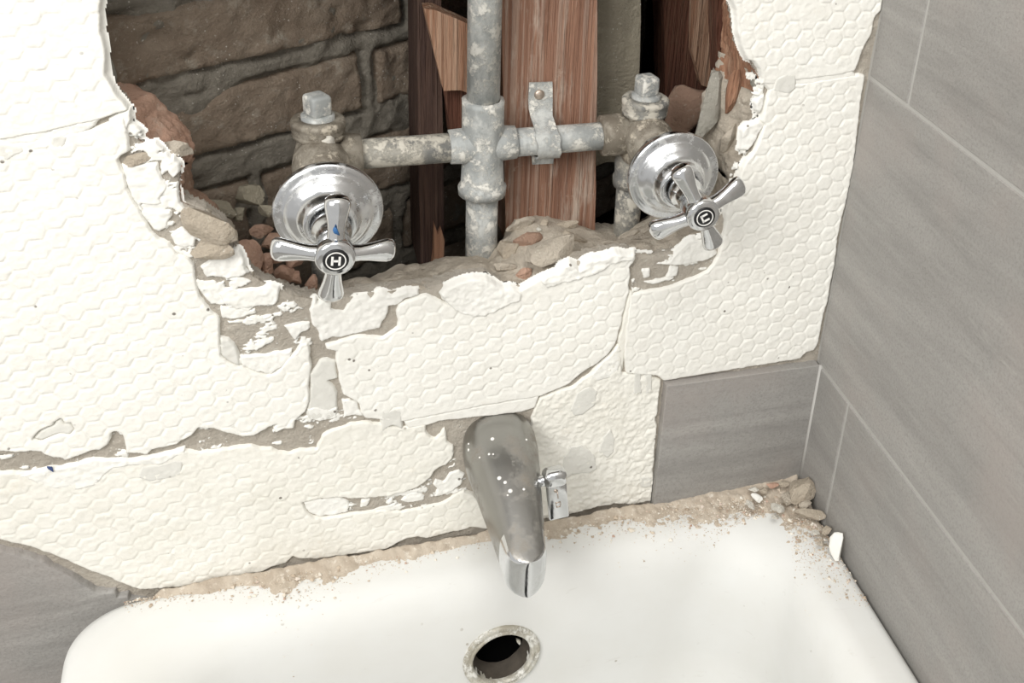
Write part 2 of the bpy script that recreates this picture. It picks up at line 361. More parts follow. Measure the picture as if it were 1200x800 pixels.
# ------------------------------------------------------------------ thinset patches on it
HP = 0.014
def hexpad(X, Z, ox, oz, rot=0.0):
    c, s = math.cos(rot), math.sin(rot); x = (X - ox) * c + (Z - oz) * s; z = -(X - ox) * s + (Z - oz) * c
    w_, h_ = HP * math.sqrt(3), HP
    best = None
    for dx, dz in ((0, 0), (w_ / 2, h_ / 2)):
        i = np.round((x - dx) / w_); j = np.round((z - dz) / h_)
        lx = x - dx - i * w_; lz = z - dz - j * h_
        m = np.maximum(np.abs(lz), np.maximum(np.abs(lx * .866 + lz * .5), np.abs(lx * .866 - lz * .5)))
        idn = hash3(i.astype(np.int64) * 2 + (dx > 0), j.astype(np.int64), np.zeros_like(i).astype(np.int64), 5)
        if best is None: best, rid = m, idn
        else: rid = np.where(m < best, idn, rid); best = np.minimum(best, m)
    return HP / 2 - best, rid
def patch(name, pts, t, mat=None, hexo=None, bands=(), seed=0, jag=0.0012, wear=0.25, depth=0.00068, Y0=0.0, rough=0.00025, tilt=0.0, soft=1.0, cuts=(), absolute=False, flecks=None):
    mat = mat or M_thin; poly = wall_poly(pts, Y0); X, Z = sub_grid(poly)
    p = P3(X, Z, seed * 0.37); t = t if absolute else t * 0.5; p0 = P3(X, Z)
    s = sdf(X, Z, poly) + jag * fbm(p, 130, 4, seed + 11).reshape(X.shape) * 1.6
    for cpoly in cuts: s = np.minimum(s, -sdf(X, Z, wall_poly(cpoly)) + jag * fbm(p, 160, 3, seed + 31).reshape(X.shape))
    if flecks is not None: s = np.minimum(s, (fbm(p * np.array([1, 1, 1.7]), 85, 5, seed + 77, 0.6).reshape(X.shape) - flecks) * 0.012)
    S = sst(-0.0011 * soft, 0.0009 * soft, s)
    h = np.full(X.shape, t) + 0.0005 * fbm(p0, 25, 3, 2).reshape(X.shape) + rough * 2 * fbm(p, 260, 3, seed + 4).reshape(X.shape)
    h = h + tilt * np.clip(s, 0, 0.01) / 0.01
    if hexo is not None:
        e, rid = hexpad(X, Z, *hexo)
        amp = coarse_mask(X, Z) * sst(0.0, 0.004, s)
        for b in bands: amp = amp * sst(0.001, -0.0006, sdf(X, Z, wall_poly(b)))
        wn = fbm(p, 38, 4, seed + 6).reshape(X.shape); amp = amp * (1 - wear * sst(0.1, 0.5, wn)) 
        e = e + 0.0004 * noise(p, 300, seed + 8).reshape(X.shape)
        pad = sst(0.0001, 0.0013, e) * (0.85 + 0.3 * rid)
        h = h + amp * depth * (pad - 0.8)
    H = h * S - 0.0026 * (1 - S)
    return mesh_from_grid(name, X, MB - H, Z, s > -0.003, mat, wall)

A1 = [(-400,-300),(118,-300),(118,-40),(119,0),(117,15),(118,38),(123,58),(124,88),(130,100),(138,114),(150,127),(152,130),(136,134),(110,142),(60,154),(10,163),(-40,174),(-400,255)]
patch('thinset_patch', A1, 0.0062, hexo=(0.2618, 0.4000), bands=[[(-400,262),(-40,180),(10,168),(60,158),(150,135),(150,121),(110,127),(60,139),(10,149),(-40,160),(-400,240)]], seed=1, jag=0.0006, wear=0.4)
A2 = [(-400,262),(-40,181),(0,170),(40,165),(80,157),(115,150),(138,140),(144,137),(147,150),(150,165),(152,178),(142,184),(139,188),(142,196),(147,206),(149,222),(159,238),(168,256),(178,273),(186,280),(197,286),(207,299),(221,303),(228,311),(230,335),(236,350),(246,363),(257,372),(258,386),(257,404),(259,417),(268,424),(282,430),(300,436),(313,440),(322,437),(330,430),(338,421),(347,413),(352,404),(361,402),(364,415),(365,432),(362,450),(363,470),(358,483),(346,493),(344,502),(334,503),(323,507),(321,503),(324,498),(314,501),(298,511),(285,513),(268,508),(250,503),(232,502),(226,511),(213,517),(208,521),(195,524),(178,528),(172,533),(160,531),(148,532),(147,522),(145,513),(141,508),(135,506),(130,508),(129,516),(126,522),(117,528),(108,528),(92,534),(76,540),(72,537),(60,536),(50,533),(47,530),(36,529),(20,531),(0,529),(-40,530),(-400,570)]
G1 = [(38,515),(46,506),(56,501),(63,499),(64,495),(71,491),(76,497),(82,496),(87,504),(82,511),(70,509),(62,512),(48,518)]
patch('thinset_patch', A2, 0.0060, hexo=(0.2695, 0.2020, 0.01), bands=[[(-400,270),(-40,186),(0,176),(40,172),(80,170),(115,165),(138,160),(144,137),(100,130),(-40,160),(-400,230)],[(257,372),(300,380),(330,400),(330,430),(312,446),(290,440),(268,428),(257,418)]], seed=2, jag=0.0007, wear=0.3, cuts=[G1])
A3 = [(395,412),(394,425),(398,449),(402,463),(412,468),(421,475),(423,485),(428,490),(445,492),(472,495),(500,489),(540,481),(600,470),(620,467),(633,464),(650,458),(668,450),(678,440),(688,433),(700,427),(713,415),(722,402),(727,385),(733,360),(738,342),(737,335),(739,325),(738,313),(742,309),(745,304),(744,297),(735,298),(722,296),(713,299),(705,302),(695,303),(686,306),(679,316),(676,312),(668,308),(658,312),(654,320),(645,322),(632,328),(620,335),(610,340),(600,337),(586,338),(580,332),(570,326),(555,326),(540,330),(523,337),(516,345),(518,352),(526,358),(512,351),(500,346),(490,349),(475,354),(468,358),(465,366),(467,376),(466,384),(458,390),(448,396),(436,394),(420,394),(400,399),(382,405),(383,410)]
patch('thinset_patch', A3, 0.0062, hexo=(0.6120, 0.1975, -0.025), bands=[[(428,489),(445,487),(480,481),(540,471),(600,461),(640,452),(660,445),(665,455),(600,480),(420,505)],[(390,405),(404,405),(408,450),(412,470),(395,470)],[(515,350),(530,362),(556,371),(580,366),(600,352),(640,350),(700,318),(735,312),(745,290),(500,300)],[(382,400),(470,385),(470,340),(380,380)]], seed=3, jag=0.0006, wear=0.35)
lipc = [(516,345),(523,337),(540,330),(555,326),(570,326),(580,332),(590,337),(602,338),(612,343),(610,352),(596,358),(582,365),(568,371),(556,371),(542,368),(531,362),(522,353)]
patch('thinset_patch', lipc, 0.0088, mat=M_skim, seed=33, jag=0.0008, rough=0.0006, soft=1.5)
lipd = [(632,328),(645,322),(654,320),(657,313),(668,308),(676,312),(679,316),(686,306),(695,303),(705,302),(713,299),(722,296),(735,298),(744,297),(743,306),(730,305),(715,311),(700,320),(680,328),(655,333),(640,338)]
patch('thinset_patch', lipd, 0.0090, mat=M_skim, seed=34, jag=0.0009, rough=0.0007, soft=1.8)
A4 = [(-400,600),(-40,558),(0,553),(20,555),(40,552),(60,552),(85,549),(112,545),(130,544),(150,542),(180,538),(205,531),(217,528),(235,530),(250,529),(262,527),(280,524),(295,522),(305,526),(318,526),(326,530),(340,531),(352,528),(371,527),(373,520),(378,512),(388,506),(400,502),(412,497),(420,496),(430,495),(448,497),(460,501),(478,501),(500,497),(499,506),(505,513),(511,514),(516,509),(521,500),(524,508),(525,518),(531,523),(533,532),(530,539),(523,546),(515,548),(509,553),(505,560),(490,571),(475,577),(455,582),(435,584),(408,585),(390,584),(370,586),(354,590),(360,600),(368,607),(385,607),(410,603),(430,600),(455,599),(470,600),(492,596),(520,589),(544,575),(556,580),(568,596),(585,618),(583,621),(565,620),(550,619),(540,622),(525,625),(515,628),(500,632),(490,629),(480,631),(470,635),(455,643),(430,648),(395,653),(370,656),(350,655),(343,652),(335,660),(300,672),(250,682),(200,690),(165,692),(156,689),(140,683),(120,675),(90,663),(60,650),(30,640),(0,633),(-40,622),(-400,520)]
patch('thinset_patch', A4, 0.0055, mat=M_thin_dirty, hexo=(0.3380, 0.0620, -0.01), bands=[[(-400,610),(0,560),(20,562),(45,572),(90,578),(115,570),(130,555),(215,545),(290,540),(345,540),(380,525),(420,506),(490,505),(490,480),(-40,520)]], seed=4, jag=0.0009, wear=0.75, depth=0.0006, rough=0.0003)
A5 = [(585,619),(600,600),(612,540),(617,512),(622,500),(625,482),(633,468),(650,461),(672,453),(690,440),(700,430),(715,417),(724,404),(728,405),(729,420),(730,438),(742,440),(760,440),(775,447),(773,470),(772,482),(768,490),(771,500),(768,530),(766,560),(764,588),(752,590),(745,592),(720,592),(700,595),(665,604),(640,609),(610,615)]
patch('thinset_patch', A5, 0.0050, mat=M_thin_dirty, hexo=(0.6180, 0.0905, 0.02), bands=[[(600,470),(640,450),(780,430),(780,500),(745,505),(735,540),(740,600),(600,625)],[(615,560),(670,520),(690,560),(680,610),(600,620)]], seed=5, jag=0.0008, wear=0.5, rough=0.0006)
A6 = [(739,346),(752,343),(768,340),(785,337),(800,331),(815,325),(829,318),(836,311),(841,302),(845,290),(848,276),(850,260),(850,250),(854,238),(862,222),(867,208),(870,197),(876,188),(884,179),(889,168),(896,147),(893,142),(896,128),(900,112),(902,104),(930,99),(960,95),(990,90),(1008,87),(1014,89),(1013,100),(1010,112),(1006,150),(1003,175),(1000,200),(996,220),(992,238),(987,256),(982,280),(979,308),(974,332),(971,352),(966,368),(963,382),(959,402),(954,411),(945,413),(938,421),(900,427),(850,435),(800,443),(778,447),(770,441),(735,438),(731,420),(733,385)]
patch('thinset_patch', A6, 0.0062, hexo=(0.8070, 0.2520), bands=[[(1020,80),(1020,130),(960,430),(945,430),(955,395),(975,320),(993,220),(1000,150),(1002,105),(1002,80)],[(930,430),(950,410),(930,416),(850,427),(778,439),(740,436),(740,450),(930,440)],[(890,90),(1010,70),(1010,94),(940,101),(890,112)],[(728,340),(742,340),(738,390),(737,440),(726,440)]], seed=6, jag=0.0005, wear=0.15)
A7 = [(856,-300),(857,0),(863,12),(865,40),(870,56),(876,71),(884,73),(890,81),(893,92),(891,99),(905,100),(925,96),(960,91),(985,88),(1002,84),(1006,74),(1010,62),(1015,52),(1021,41),(1024,28),(1027,19),(1033,12),(1034,0),(1045,-60),(1090,-300)]
patch('thinset_patch', A7, 0.0064, hexo=(0.7700, 0.4600), bands=[[(885,104),(960,96),(1015,86),(1015,70),(960,77),(900,82),(880,84)],[(925,0),(945,-10),(962,5),(975,12),(970,22),(950,28),(935,24)]], seed=7, jag=0.0005, wear=0.2)

# thin smooth plaster and grey adhesive left where lumps came off
SK = [
 ([(363,365),(370,353),(372,357),(381,352),(388,358),(387,364),(395,366),(403,366),(408,359),(418,351),(430,349),(435,351),(443,344),(448,344),(460,348),(466,345),(478,343),(490,342),(492,347),(476,351),(466,358),(456,360),(454,368),(451,376),(444,385),(425,390),(410,393),(390,398),(376,401),(374,395),(370,388),(365,380)], .0040, M_skim),
 ([(363,440),(371,431),(375,424),(383,421),(393,424),(396,445),(386,448),(392,455),(396,462),(396,491),(390,492),(375,495),(362,492),(358,485),(363,470),(364,455)], .0036, M_grey),
 ([(360,480),(372,478),(385,480),(396,476),(396,491),(390,492),(375,495),(363,492)], .0042, M_skim),
 ([(401,470),(410,470),(418,474),(423,483),(427,490),(416,488),(402,492)], .0035, M_skim),
 ([(18,557),(40,552),(50,551),(75,546),(110,539),(150,540),(200,530),(216,526),(217,531),(190,544),(150,547),(135,549),(122,557),(113,569),(90,574),(65,573),(45,568),(34,563)], .0062, M_skim),
 ([(508,584),(513,575),(508,570),(511,564),(520,566),(528,556),(538,552),(546,556),(541,570),(530,578),(515,583)], .0030, M_skim),
 ([(468,589),(478,580),(490,577),(500,582),(498,588),(480,591)], .0030, M_skim),
 ([(423,596),(424,587),(435,586),(430,595)], .0030, M_skim),
 ([(450,591),(460,584),(462,590),(455,594)], .0030, M_skim),
 ([(354,590),(370,586),(400,584),(409,589),(410,600),(395,605),(375,608),(362,603)], .0028, M_skim),
 ([(233,314),(245,306),(258,300),(270,294),(279,294),(284,302),(286,312),(292,322),(285,326),(265,328),(250,326),(242,328)], .0034, M_skim),
 ([(256,346),(272,338),(283,341),(318,336),(326,340),(328,350),(322,358),(305,359),(295,361),(280,363),(262,358)], .0036, M_skim),
 ([(258,359),(275,363),(290,364),(300,362),(303,370),(285,374),(270,376),(260,375)], .0030, M_skim),
 ([(265,378),(280,376),(300,374),(316,370),(330,367),(332,371),(310,377),(285,381),(268,382)], .0022, M_skim),
 ([(143,196),(160,193),(185,191),(187,203),(190,212),(197,218),(193,226),(188,234),(191,241),(180,242),(165,240),(168,247),(180,246),(200,248),(203,255),(195,262),(196,268),(186,273),(180,270),(170,258),(158,238),(149,222)], .0042, M_skim),
 ([(186,198),(190,184),(196,190),(203,186),(211,194),(210,204),(203,209),(196,201),(190,206)], .0036, M_skim),
 ([(199,277),(212,268),(228,277),(229,290),(215,292),(204,288)], .0036, M_skim),
 ([(222,276),(233,269),(239,278),(229,281)], .0040, M_skim),
 ([(280,418),(300,416),(320,415),(345,409),(341,420),(331,432),(318,441),(300,437),(283,431)], .0042, M_skim),
 ([(334,384),(350,380),(366,377),(363,385),(353,391),(347,403),(343,399),(340,390)], .0036, M_skim),
 ([(258,397),(268,398),(275,404),(281,418),(283,431),(268,425),(259,418)], .0050, M_grey),
 ([(335,358),(345,355),(352,360),(345,364),(337,363)], .0022, M_skim),
 ([(771,311),(785,308),(792,300),(803,286),(812,281),(826,281),(838,288),(842,298),(830,305),(815,309),(800,312),(785,312)], .0040, M_skim),
 ([(754,318),(762,317),(764,326),(755,329)], .0030, M_skim),
 ([(782,326),(787,313),(797,314),(794,325)], .0030, M_skim),
 ([(756,332),(775,328),(790,325),(792,328),(765,336)], .0034, M_skim),
 ([(868,177),(870,164),(870,155),(876,148),(890,143),(896,147),(890,160),(884,170),(878,178)], .0045, M_skim),
 ([(886,122),(893,112),(898,110),(896,124),(892,136),(887,130)], .0040, M_skim),
 (G1, .0036, M_grey),
 ([(0,168),(14,168),(26,171),(30,178),(18,184),(8,189),(0,186),(-20,186),(-20,172)], .0066, M_grey),
 ([(58,158),(70,156),(80,160),(78,170),(70,178),(62,175),(57,168)], .0066, M_grey),
 ([(446,482),(450,478),(456,481),(463,478),(471,480),(473,505),(466,501),(460,499),(454,502),(447,507)], .0068, M_grey),
 ([(742,437),(752,433),(753,461),(742,463)], .0060, M_grey),
 ([(755,441),(765,437),(765,461),(756,463)], .0060, M_grey),
 ([(904,107),(909,92),(922,85),(934,86),(934,104),(925,111),(912,109)], .0070, M_grey),
 ([(660,535),(668,523),(682,520),(698,532),(701,550),(690,556),(670,556),(656,572)], .0062, M_grey),
 ([(700,530),(706,512),(716,500),(722,515),(720,530),(712,538)], .0062, M_grey),
 ([(667,480),(675,460),(690,452),(702,458),(698,475),(684,486),(672,488)], .0064, M_grey),
 ([(745,560),(757,558),(765,556),(764,572),(750,572)], .0058, M_grey),
 ([(245,501),(265,497),(283,495),(295,500),(310,500),(300,509),(285,514),(268,508)], .0048, M_grey),
 ([(165,545),(185,544),(205,538),(216,540),(214,556),(195,562),(175,565),(160,560)], .0062, M_grey),
 ([(738,342),(743,344),(738,380),(732,420),(730,438),(725,420),(724,402),(729,380),(733,360)], .0050, M_thin_dirty),
 ([(-40,170),(10,160),(60,151),(110,139),(120,137),(112,150),(80,160),(40,168),(0,173),(-40,186)], .0050, M_skim),
 ([(128,141),(138,134),(151,129),(153,140),(147,152),(130,150)], .0048, M_skim),
 ([(892,97),(925,93),(960,88),(1000,82),(1004,91),(960,98),(925,102),(902,107)], .0054, M_thin),
 ([(472,494),(540,480),(600,469),(633,463),(628,478),(612,484),(560,490),(540,492),(515,495),(500,500),(478,503)], .0052, M_thin),
 ([(700,430),(715,417),(724,404),(727,425),(722,440),(705,446),(693,448),(693,440)], .0056, M_skim),
]
for i, (pts, t, mt) in enumerate(SK):
    patch('adhesive_smear' if mt is M_grey else 'plaster_smear', pts, t, mat=mt, seed=40 + i, jag=0.0012 if mt is M_skim else 0.0006, rough=0.0005 if mt is M_skim else 0.0002, soft=1.0 if mt is M_skim else 1.6)

for i, (pts, t, fl, mt) in enumerate([
 ([(228,308),(290,330),(365,368),(366,405),(330,432),(280,430),(257,415),(256,372),(229,335)], .0022, .12, M_skim),
 ([(142,140),(160,150),(205,190),(210,240),(250,280),(232,310),(205,298),(160,240),(142,196)], .0022, .10, M_skim),
 ([(740,300),(790,300),(848,262),(846,290),(830,320),(742,345)], .0022, .22, M_skim),
 ([(-20,528),(60,530),(150,505),(150,545),(40,556),(-20,556)], .0022, .22, M_skim),
 ([(210,500),(360,480),(420,470),(420,505),(370,530),(210,535)], .0022, .24, M_skim),
 ([(405,585),(500,560),(545,530),(548,575),(480,602),(410,602)], .0022, .12, M_skim),
 ([(845,250),(872,180),(896,120),(898,100),(880,90),(890,150),(858,215)], .0022, .12, M_skim)]):
    patch('plaster_flecks', pts, t, mat=mt, seed=120 + 3 * i, jag=0.0008, rough=0.0004, soft=0.7, flecks=fl)['kind'] = 'stuff'

# remaining grey tiles of the end wall
TL = [(-400,560),(-40,634),(0,641),(50,655),(85,672),(97,680),(113,690),(127,692),(136,690),(138,697),(150,695),(153,700),(175,703),(250,690),(250,830),(-400,830)]
o = patch('wall_tile', TL, 0.0055, mat=M_tile_x, seed=70, absolute=True, jag=0.0006, rough=0.00008); o['label'] = 'grey cut tile left of the bathtub'
tp = at((776, 449)); tb = at((768, 575))
tx0 = at((771, 520))[0]; tz1 = at((865, 436))[2]
V, Fc = box(((tx0 + XR - 0.0025) / 2, 0.0, (tz1 - 0.05) / 2), (XR - 0.0025 - tx0, 0.012, tz1 + 0.05), bev=0.0008)
o = obj('wall_tile', V, Fc, M_tile_x, wall, smooth=False); o['label'] = 'grey tile left standing beside the corner'
V, Fc = lathe((XR - 0.0005, -0.0058, -0.02), (0, 0, 1), [(0, .0024), (tz1 + .02, .0024)], 8)
o = obj('corner_grout', V, Fc, M_grout, wall)

# ------------------------------------------------------------------ broken edge of the hole: lofted between lip and back edge
def loft(name, i0, i1, mat, rows=26, amp=0.0035, bulge=0.0, seed=0, back=0.03, per=9):
    Fp = []; Bp = []
    for i in range(i0, i1):
        for k in range(per if i < i1 - 1 else per + 1):
            t = k / per; a, b = RIM[i], RIM[i + 1]
            f = [a[0][j] * (1 - t) + b[0][j] * t for j in (0, 1)]; g = [a[1][j] * (1 - t) + b[1][j] * t for j in (0, 1)]
            Fp.append(at(f, 0.0045)); Bp.append(at(g, (a[2] * (1 - t) + b[2] * t) / 1000))
    Fp, Bp = np.array(Fp), np.array(Bp); n = len(Fp)
    cx = np.array([0.52, 0.03, 0.36])
    V = []
    for r in range(rows):
        t = r / (rows - 1); p = Fp * (1 - t) + Bp * t
        p = p + np.array([0, -1, 0.35]) * (bulge * math.sin(math.pi * t)); V.append(p)
    out = Bp - cx; out[:, 1] = 0; out /= np.linalg.norm(out, axis=1, keepdims=True)
    for r in (1, 2, 3): V.append(Bp + np.array([0, 1, 0]) * back * r / 3 + out * 0.006 * r)
    V = np.concatenate(V); nr = rows + 3
    G = V.reshape(nr, n, 3); du = np.gradient(G, axis=1); dv = np.gradient(G, axis=0)
    N = np.cross(du, dv); N /= np.linalg.norm(N, axis=2, keepdims=True) + 1e-12
    if (N[rows // 2] @ np.array([0, -1, 0.3])).mean() < 0: N = -N
    d = amp * (fbm(V, 55, 5, seed, 0.55) + 0.5 * np.abs(noise(V, 130, seed + 5)) - 0.2)
    d = d + min(amp, 0.004) * 0.32 * fbm(V, 270, 3, seed + 9, 0.6)
    fade = np.ones(nr); fade[0] = 0.3; fade[1] = 0.6
    G = G + N * (d.reshape(nr, n) * fade[:, None])[..., None]
    return obj(name, G.reshape(-1, 3), grid_faces(nr, n), mat, wall)
L1 = loft('plaster_edge', 0, 6, M_greymortar, seed=1, amp=0.0012, rows=10)
L2 = loft('broken_brick', 6, 13, M_terra, seed=2, amp=0.006, bulge=0.004); L2['label'] = 'orange broken brick end at the left of the hole'
L3 = loft('broken_brick', 13, 17, M_terra_dark, seed=3, amp=0.004, bulge=0.002)
L4 = loft('mortar_ledge', 17, 42, M_ledge, seed=4, amp=0.0055, bulge=0.006, rows=34)
L5 = loft('mortar_edge', 42, 47, M_ledge, seed=6, amp=0.006, bulge=0.002)
L6 = loft('lath_edge', 46, 52, M_brownwood, seed=8, amp=0.0035)

# ------------------------------------------------------------------ cavity behind the wall, closed by an added dark box that blocks light
cv = []
def slab(a, b): return box([(a[i] + b[i]) / 2 for i in range(3)], [b[i] - a[i] for i in range(3)])
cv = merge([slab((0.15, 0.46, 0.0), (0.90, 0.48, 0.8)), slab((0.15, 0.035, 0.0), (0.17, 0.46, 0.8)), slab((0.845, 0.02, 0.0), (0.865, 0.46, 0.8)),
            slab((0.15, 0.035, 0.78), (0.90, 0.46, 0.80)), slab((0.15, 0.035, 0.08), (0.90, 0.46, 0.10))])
o = obj('cavity_light_block', *cv, M_cavity, None, smooth=False); props(o, 'added near-black box closing the opened wall against stray light', 'cavity', kind='structure')

# brick wall behind, running back at an angle
TH = math.radians(33); BU = np.array([math.cos(TH), math.sin(TH), 0]); BN = np.array([math.sin(TH), -math.cos(TH), 0])
BA = np.array([0.340477, 0.075, 0.0])
def bp(s, z, out=0.0): return BA + BU * s + np.array([0, 0, z]) + BN * out
courses = [(0.118, 0.166, 0.05), (0.182, 0.232, -0.06), (0.249, 0.301, 0.06), (0.328, 0.378, -0.088), (0.393, 0.445, -0.045), (0.459, 0.511, 0.09), (0.525, 0.577, -0.05), (0.592, 0.645, 0.08)]
rects = []
for z0, z1, off in courses:
    L = 0.243; s = -0.11 - ((-0.11 - off) % (L + 0.012))
    while s < 0.52:
        a, b = max(s, -0.11), min(s + L, 0.515)
        if b - a > 0.02: rects.append((a, b, z0, z1))
        s += L + 0.012
ss = np.arange(-0.11, 0.52, 0.0024); zz = np.arange(0.12, 0.60, 0.0024)
S_, Z_ = np.meshgrid(ss, zz, indexing='ij')
B0 = BA + S_.ravel()[:, None] * BU + np.outer(Z_.ravel(), [0, 0, 1.0])
ed = np.full(S_.shape, 1.0)
for a, b, z0, z1 in rects:
    qx = np.abs(S_ - (a + b) / 2) - (b - a) / 2; qz = np.abs(Z_ - (z0 + z1) / 2) - (z1 - z0) / 2
    ed = np.minimum(ed, np.hypot(np.maximum(qx, 0), np.maximum(qz, 0)))
cr = sst(0.0026, 0.0008, ed + 0.002 * fbm(B0, 70, 3, 25).reshape(S_.shape)) * sst(-0.35, 0.15, fbm(B0, 25, 3, 27)).reshape(S_.shape)
B0 = B0 + BN * (0.0045 * fbm(B0, 75, 5, 21, 0.6) + 0.0022 - 0.006 * cr.ravel())[:, None]
bw = obj('wall_behind', B0, grid_faces(len(ss), len(zz)), M_joint, None)
props(bw, 'old sooty brick wall seen through the hole behind the pipes', 'wall', kind='structure')
def brick(s0, s1, z0, z1, seed):
    nu, nv = max(6, int((s1 - s0) / 0.0034)), max(6, int((z1 - z0) / 0.0032))
    u = np.linspace(-1, 1, nu); v = np.linspace(-1, 1, nv); U, W = np.meshgrid(u, v, indexing='ij')
    s = (s0 + s1) / 2 + U * (s1 - s0) / 2; z = (z0 + z1) / 2 + W * (z1 - z0) / 2
    ds = np.minimum(s - s0, s1 - s); dz = np.minimum(z - z0, z1 - z); e = np.minimum(ds, dz)
    p = BA + s.ravel()[:, None] * BU + np.outer(z.ravel(), [0, 0, 1.0])
    nz = fbm(p, 70, 4, seed).reshape(s.shape)
    h = 0.0035 * sst(-0.001, 0.003, e) - 0.006 * (e < 1e-6) + 0.0030 * nz + 0.0026 * fbm(p, 210, 3, seed + 9).reshape(s.shape) - 0.0045 * sst(0.25, 0.5, fbm(p + 3, 40, 3, seed + 3)).reshape(s.shape)
    s = s + 0.002 * noise(p, 50, seed + 1).reshape(s.shape); z = z + 0.002 * noise(p, 40, seed + 2).reshape(s.shape)
    p = BA + s.ravel()[:, None] * BU + np.outer(z.ravel(), [0, 0, 1.0]) + BN * h.ravel()[:, None]
    return obj('brick', p, grid_faces(nu, nv), M_brick, bw)
for i, (a, b, z0, z1) in enumerate(rects): brick(a, b, z0, z1, 300 + 7 * i)

# ------------------------------------------------------------------ timbers in the cavity
def timber(name, pts, Y, thick, mat, label, cat='timber', rough=0.001, seed=0, seg=0.006):
    """upright timber: (x, z) outline of its face at depth Y, extruded back by thick, face finely noisy"""
    P = np.array(pts, float); bm = bmesh.new()
    fv = [bm.verts.new((x, Y, z)) for x, z in P]; bk = [bm.verts.new((x, Y + thick, z)) for x, z in P]
    bm.faces.new(fv); bm.faces.new(list(reversed(bk)))
    for i in range(len(P)): j = (i + 1) % len(P); bm.faces.new((fv[j], fv[i], bk[i], bk[j]))
    bmesh.ops.recalc_face_normals(bm, faces=bm.faces)
    bmesh.ops.triangulate(bm, faces=bm.faces[:])
    for _ in range(5):
        ed = [e for e in bm.edges if e.calc_length() > seg * 1.6]
        if not ed: break
        bmesh.ops.subdivide_edges(bm, edges=ed, cuts=1); bmesh.ops.triangulate(bm, faces=bm.faces[:])
    bm.normal_update(); bm.verts.index_update()
    V = np.array([np.array(v.co) for v in bm.verts]); N = np.array([np.array(v.normal) for v in bm.verts])
    q = V.copy(); q[:, 2] *= 0.12
    V = V + N * (rough * fbm(q, 150, 3, seed))[:, None]
    Fc = [tuple(v.index for v in f.verts) for f in bm.faces]; bm.free()
    o = obj(name, V, Fc, mat, None, smooth=True, origin=(P[:, 0].mean(), Y, P[:, 1].min()))
    m = o.modifiers.new('edges', 'EDGE_SPLIT'); m.split_angle = math.radians(40)
    return props(o, label, cat)
def xz(px, Y): p = at(px, Y); return (p[0], p[2])
YS = 0.0862
timber('wall_stud', [xz((587, -40), YS), (xz((587, -40), YS)[0], 0.60), (xz((700, -40), YS)[0], 0.60), xz((700, 0), YS), xz((697, 285), YS), xz((593, 285), YS)], YS, 0.07, M_stud, 'broad red-brown timber stud standing behind the pipe cross', 'stud', 0.0012, 1)
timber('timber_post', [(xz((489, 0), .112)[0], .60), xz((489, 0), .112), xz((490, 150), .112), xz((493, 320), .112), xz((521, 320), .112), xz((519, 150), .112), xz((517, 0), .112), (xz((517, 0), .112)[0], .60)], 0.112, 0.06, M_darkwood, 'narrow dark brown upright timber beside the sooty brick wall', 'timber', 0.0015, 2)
timber('timber_offcut', [xz((497, 10), .094), xz((510, 12), .094), xz((535, 22), .094), xz((553, 30), .094), xz((556, 112), .094), xz((540, 106), .094), xz((520, 106), .094), xz((508, 55), .094)], 0.094, 0.016, M_offcut, 'tapered weathered wood offcut wedged left of the upright pipe', 'wood', 0.0015, 3)
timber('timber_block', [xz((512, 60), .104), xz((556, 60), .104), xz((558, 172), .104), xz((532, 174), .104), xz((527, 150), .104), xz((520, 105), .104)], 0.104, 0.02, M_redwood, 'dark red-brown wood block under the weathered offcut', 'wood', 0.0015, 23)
timber('masonry_pier', [(xz((696, 0), .118)[0], .60), xz((694, 195), .118), xz((720, 190), .118), xz((747, 180), .118), xz((748, 100), .118), xz((752, 0), .118), (xz((752, 0), .118)[0], .60)], 0.118, 0.03, M_pier, 'olive-grey cement-smeared strip of masonry right of the stud', 'masonry', 0.0025, 24)
timber('wood_splinter', [xz((509, 262), .10), xz((513, 275), .10), xz((517, 268), .10), xz((521, 282), .10), xz((519, 322), .10), xz((504, 322), .10), xz((508, 300), .10)], 0.10, 0.006, M_brownwood, 'thin brown splinter of wood left of the pipe foot', 'wood', 0.0008, 4)
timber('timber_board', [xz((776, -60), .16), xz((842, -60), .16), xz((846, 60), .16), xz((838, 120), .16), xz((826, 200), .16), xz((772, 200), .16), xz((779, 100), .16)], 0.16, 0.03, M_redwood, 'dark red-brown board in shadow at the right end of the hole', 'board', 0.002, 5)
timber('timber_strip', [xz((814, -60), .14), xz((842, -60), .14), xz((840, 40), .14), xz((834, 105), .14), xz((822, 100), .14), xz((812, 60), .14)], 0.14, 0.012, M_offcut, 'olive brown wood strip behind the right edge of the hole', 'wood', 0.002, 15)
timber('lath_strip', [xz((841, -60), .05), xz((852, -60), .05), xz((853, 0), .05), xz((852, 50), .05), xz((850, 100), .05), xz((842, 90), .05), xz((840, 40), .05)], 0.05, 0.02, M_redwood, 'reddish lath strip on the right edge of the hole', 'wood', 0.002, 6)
V, Fc = rock(at((797, 135), .13), (.055, .03, .075), (0, 0.2, 0), 61, 3, 10, .06)
props(obj('brick_fragment', V, Fc, M_terra_dark, None, origin=V.mean(0)), 'dark red brick fragment behind the right-hand valve', 'brick')

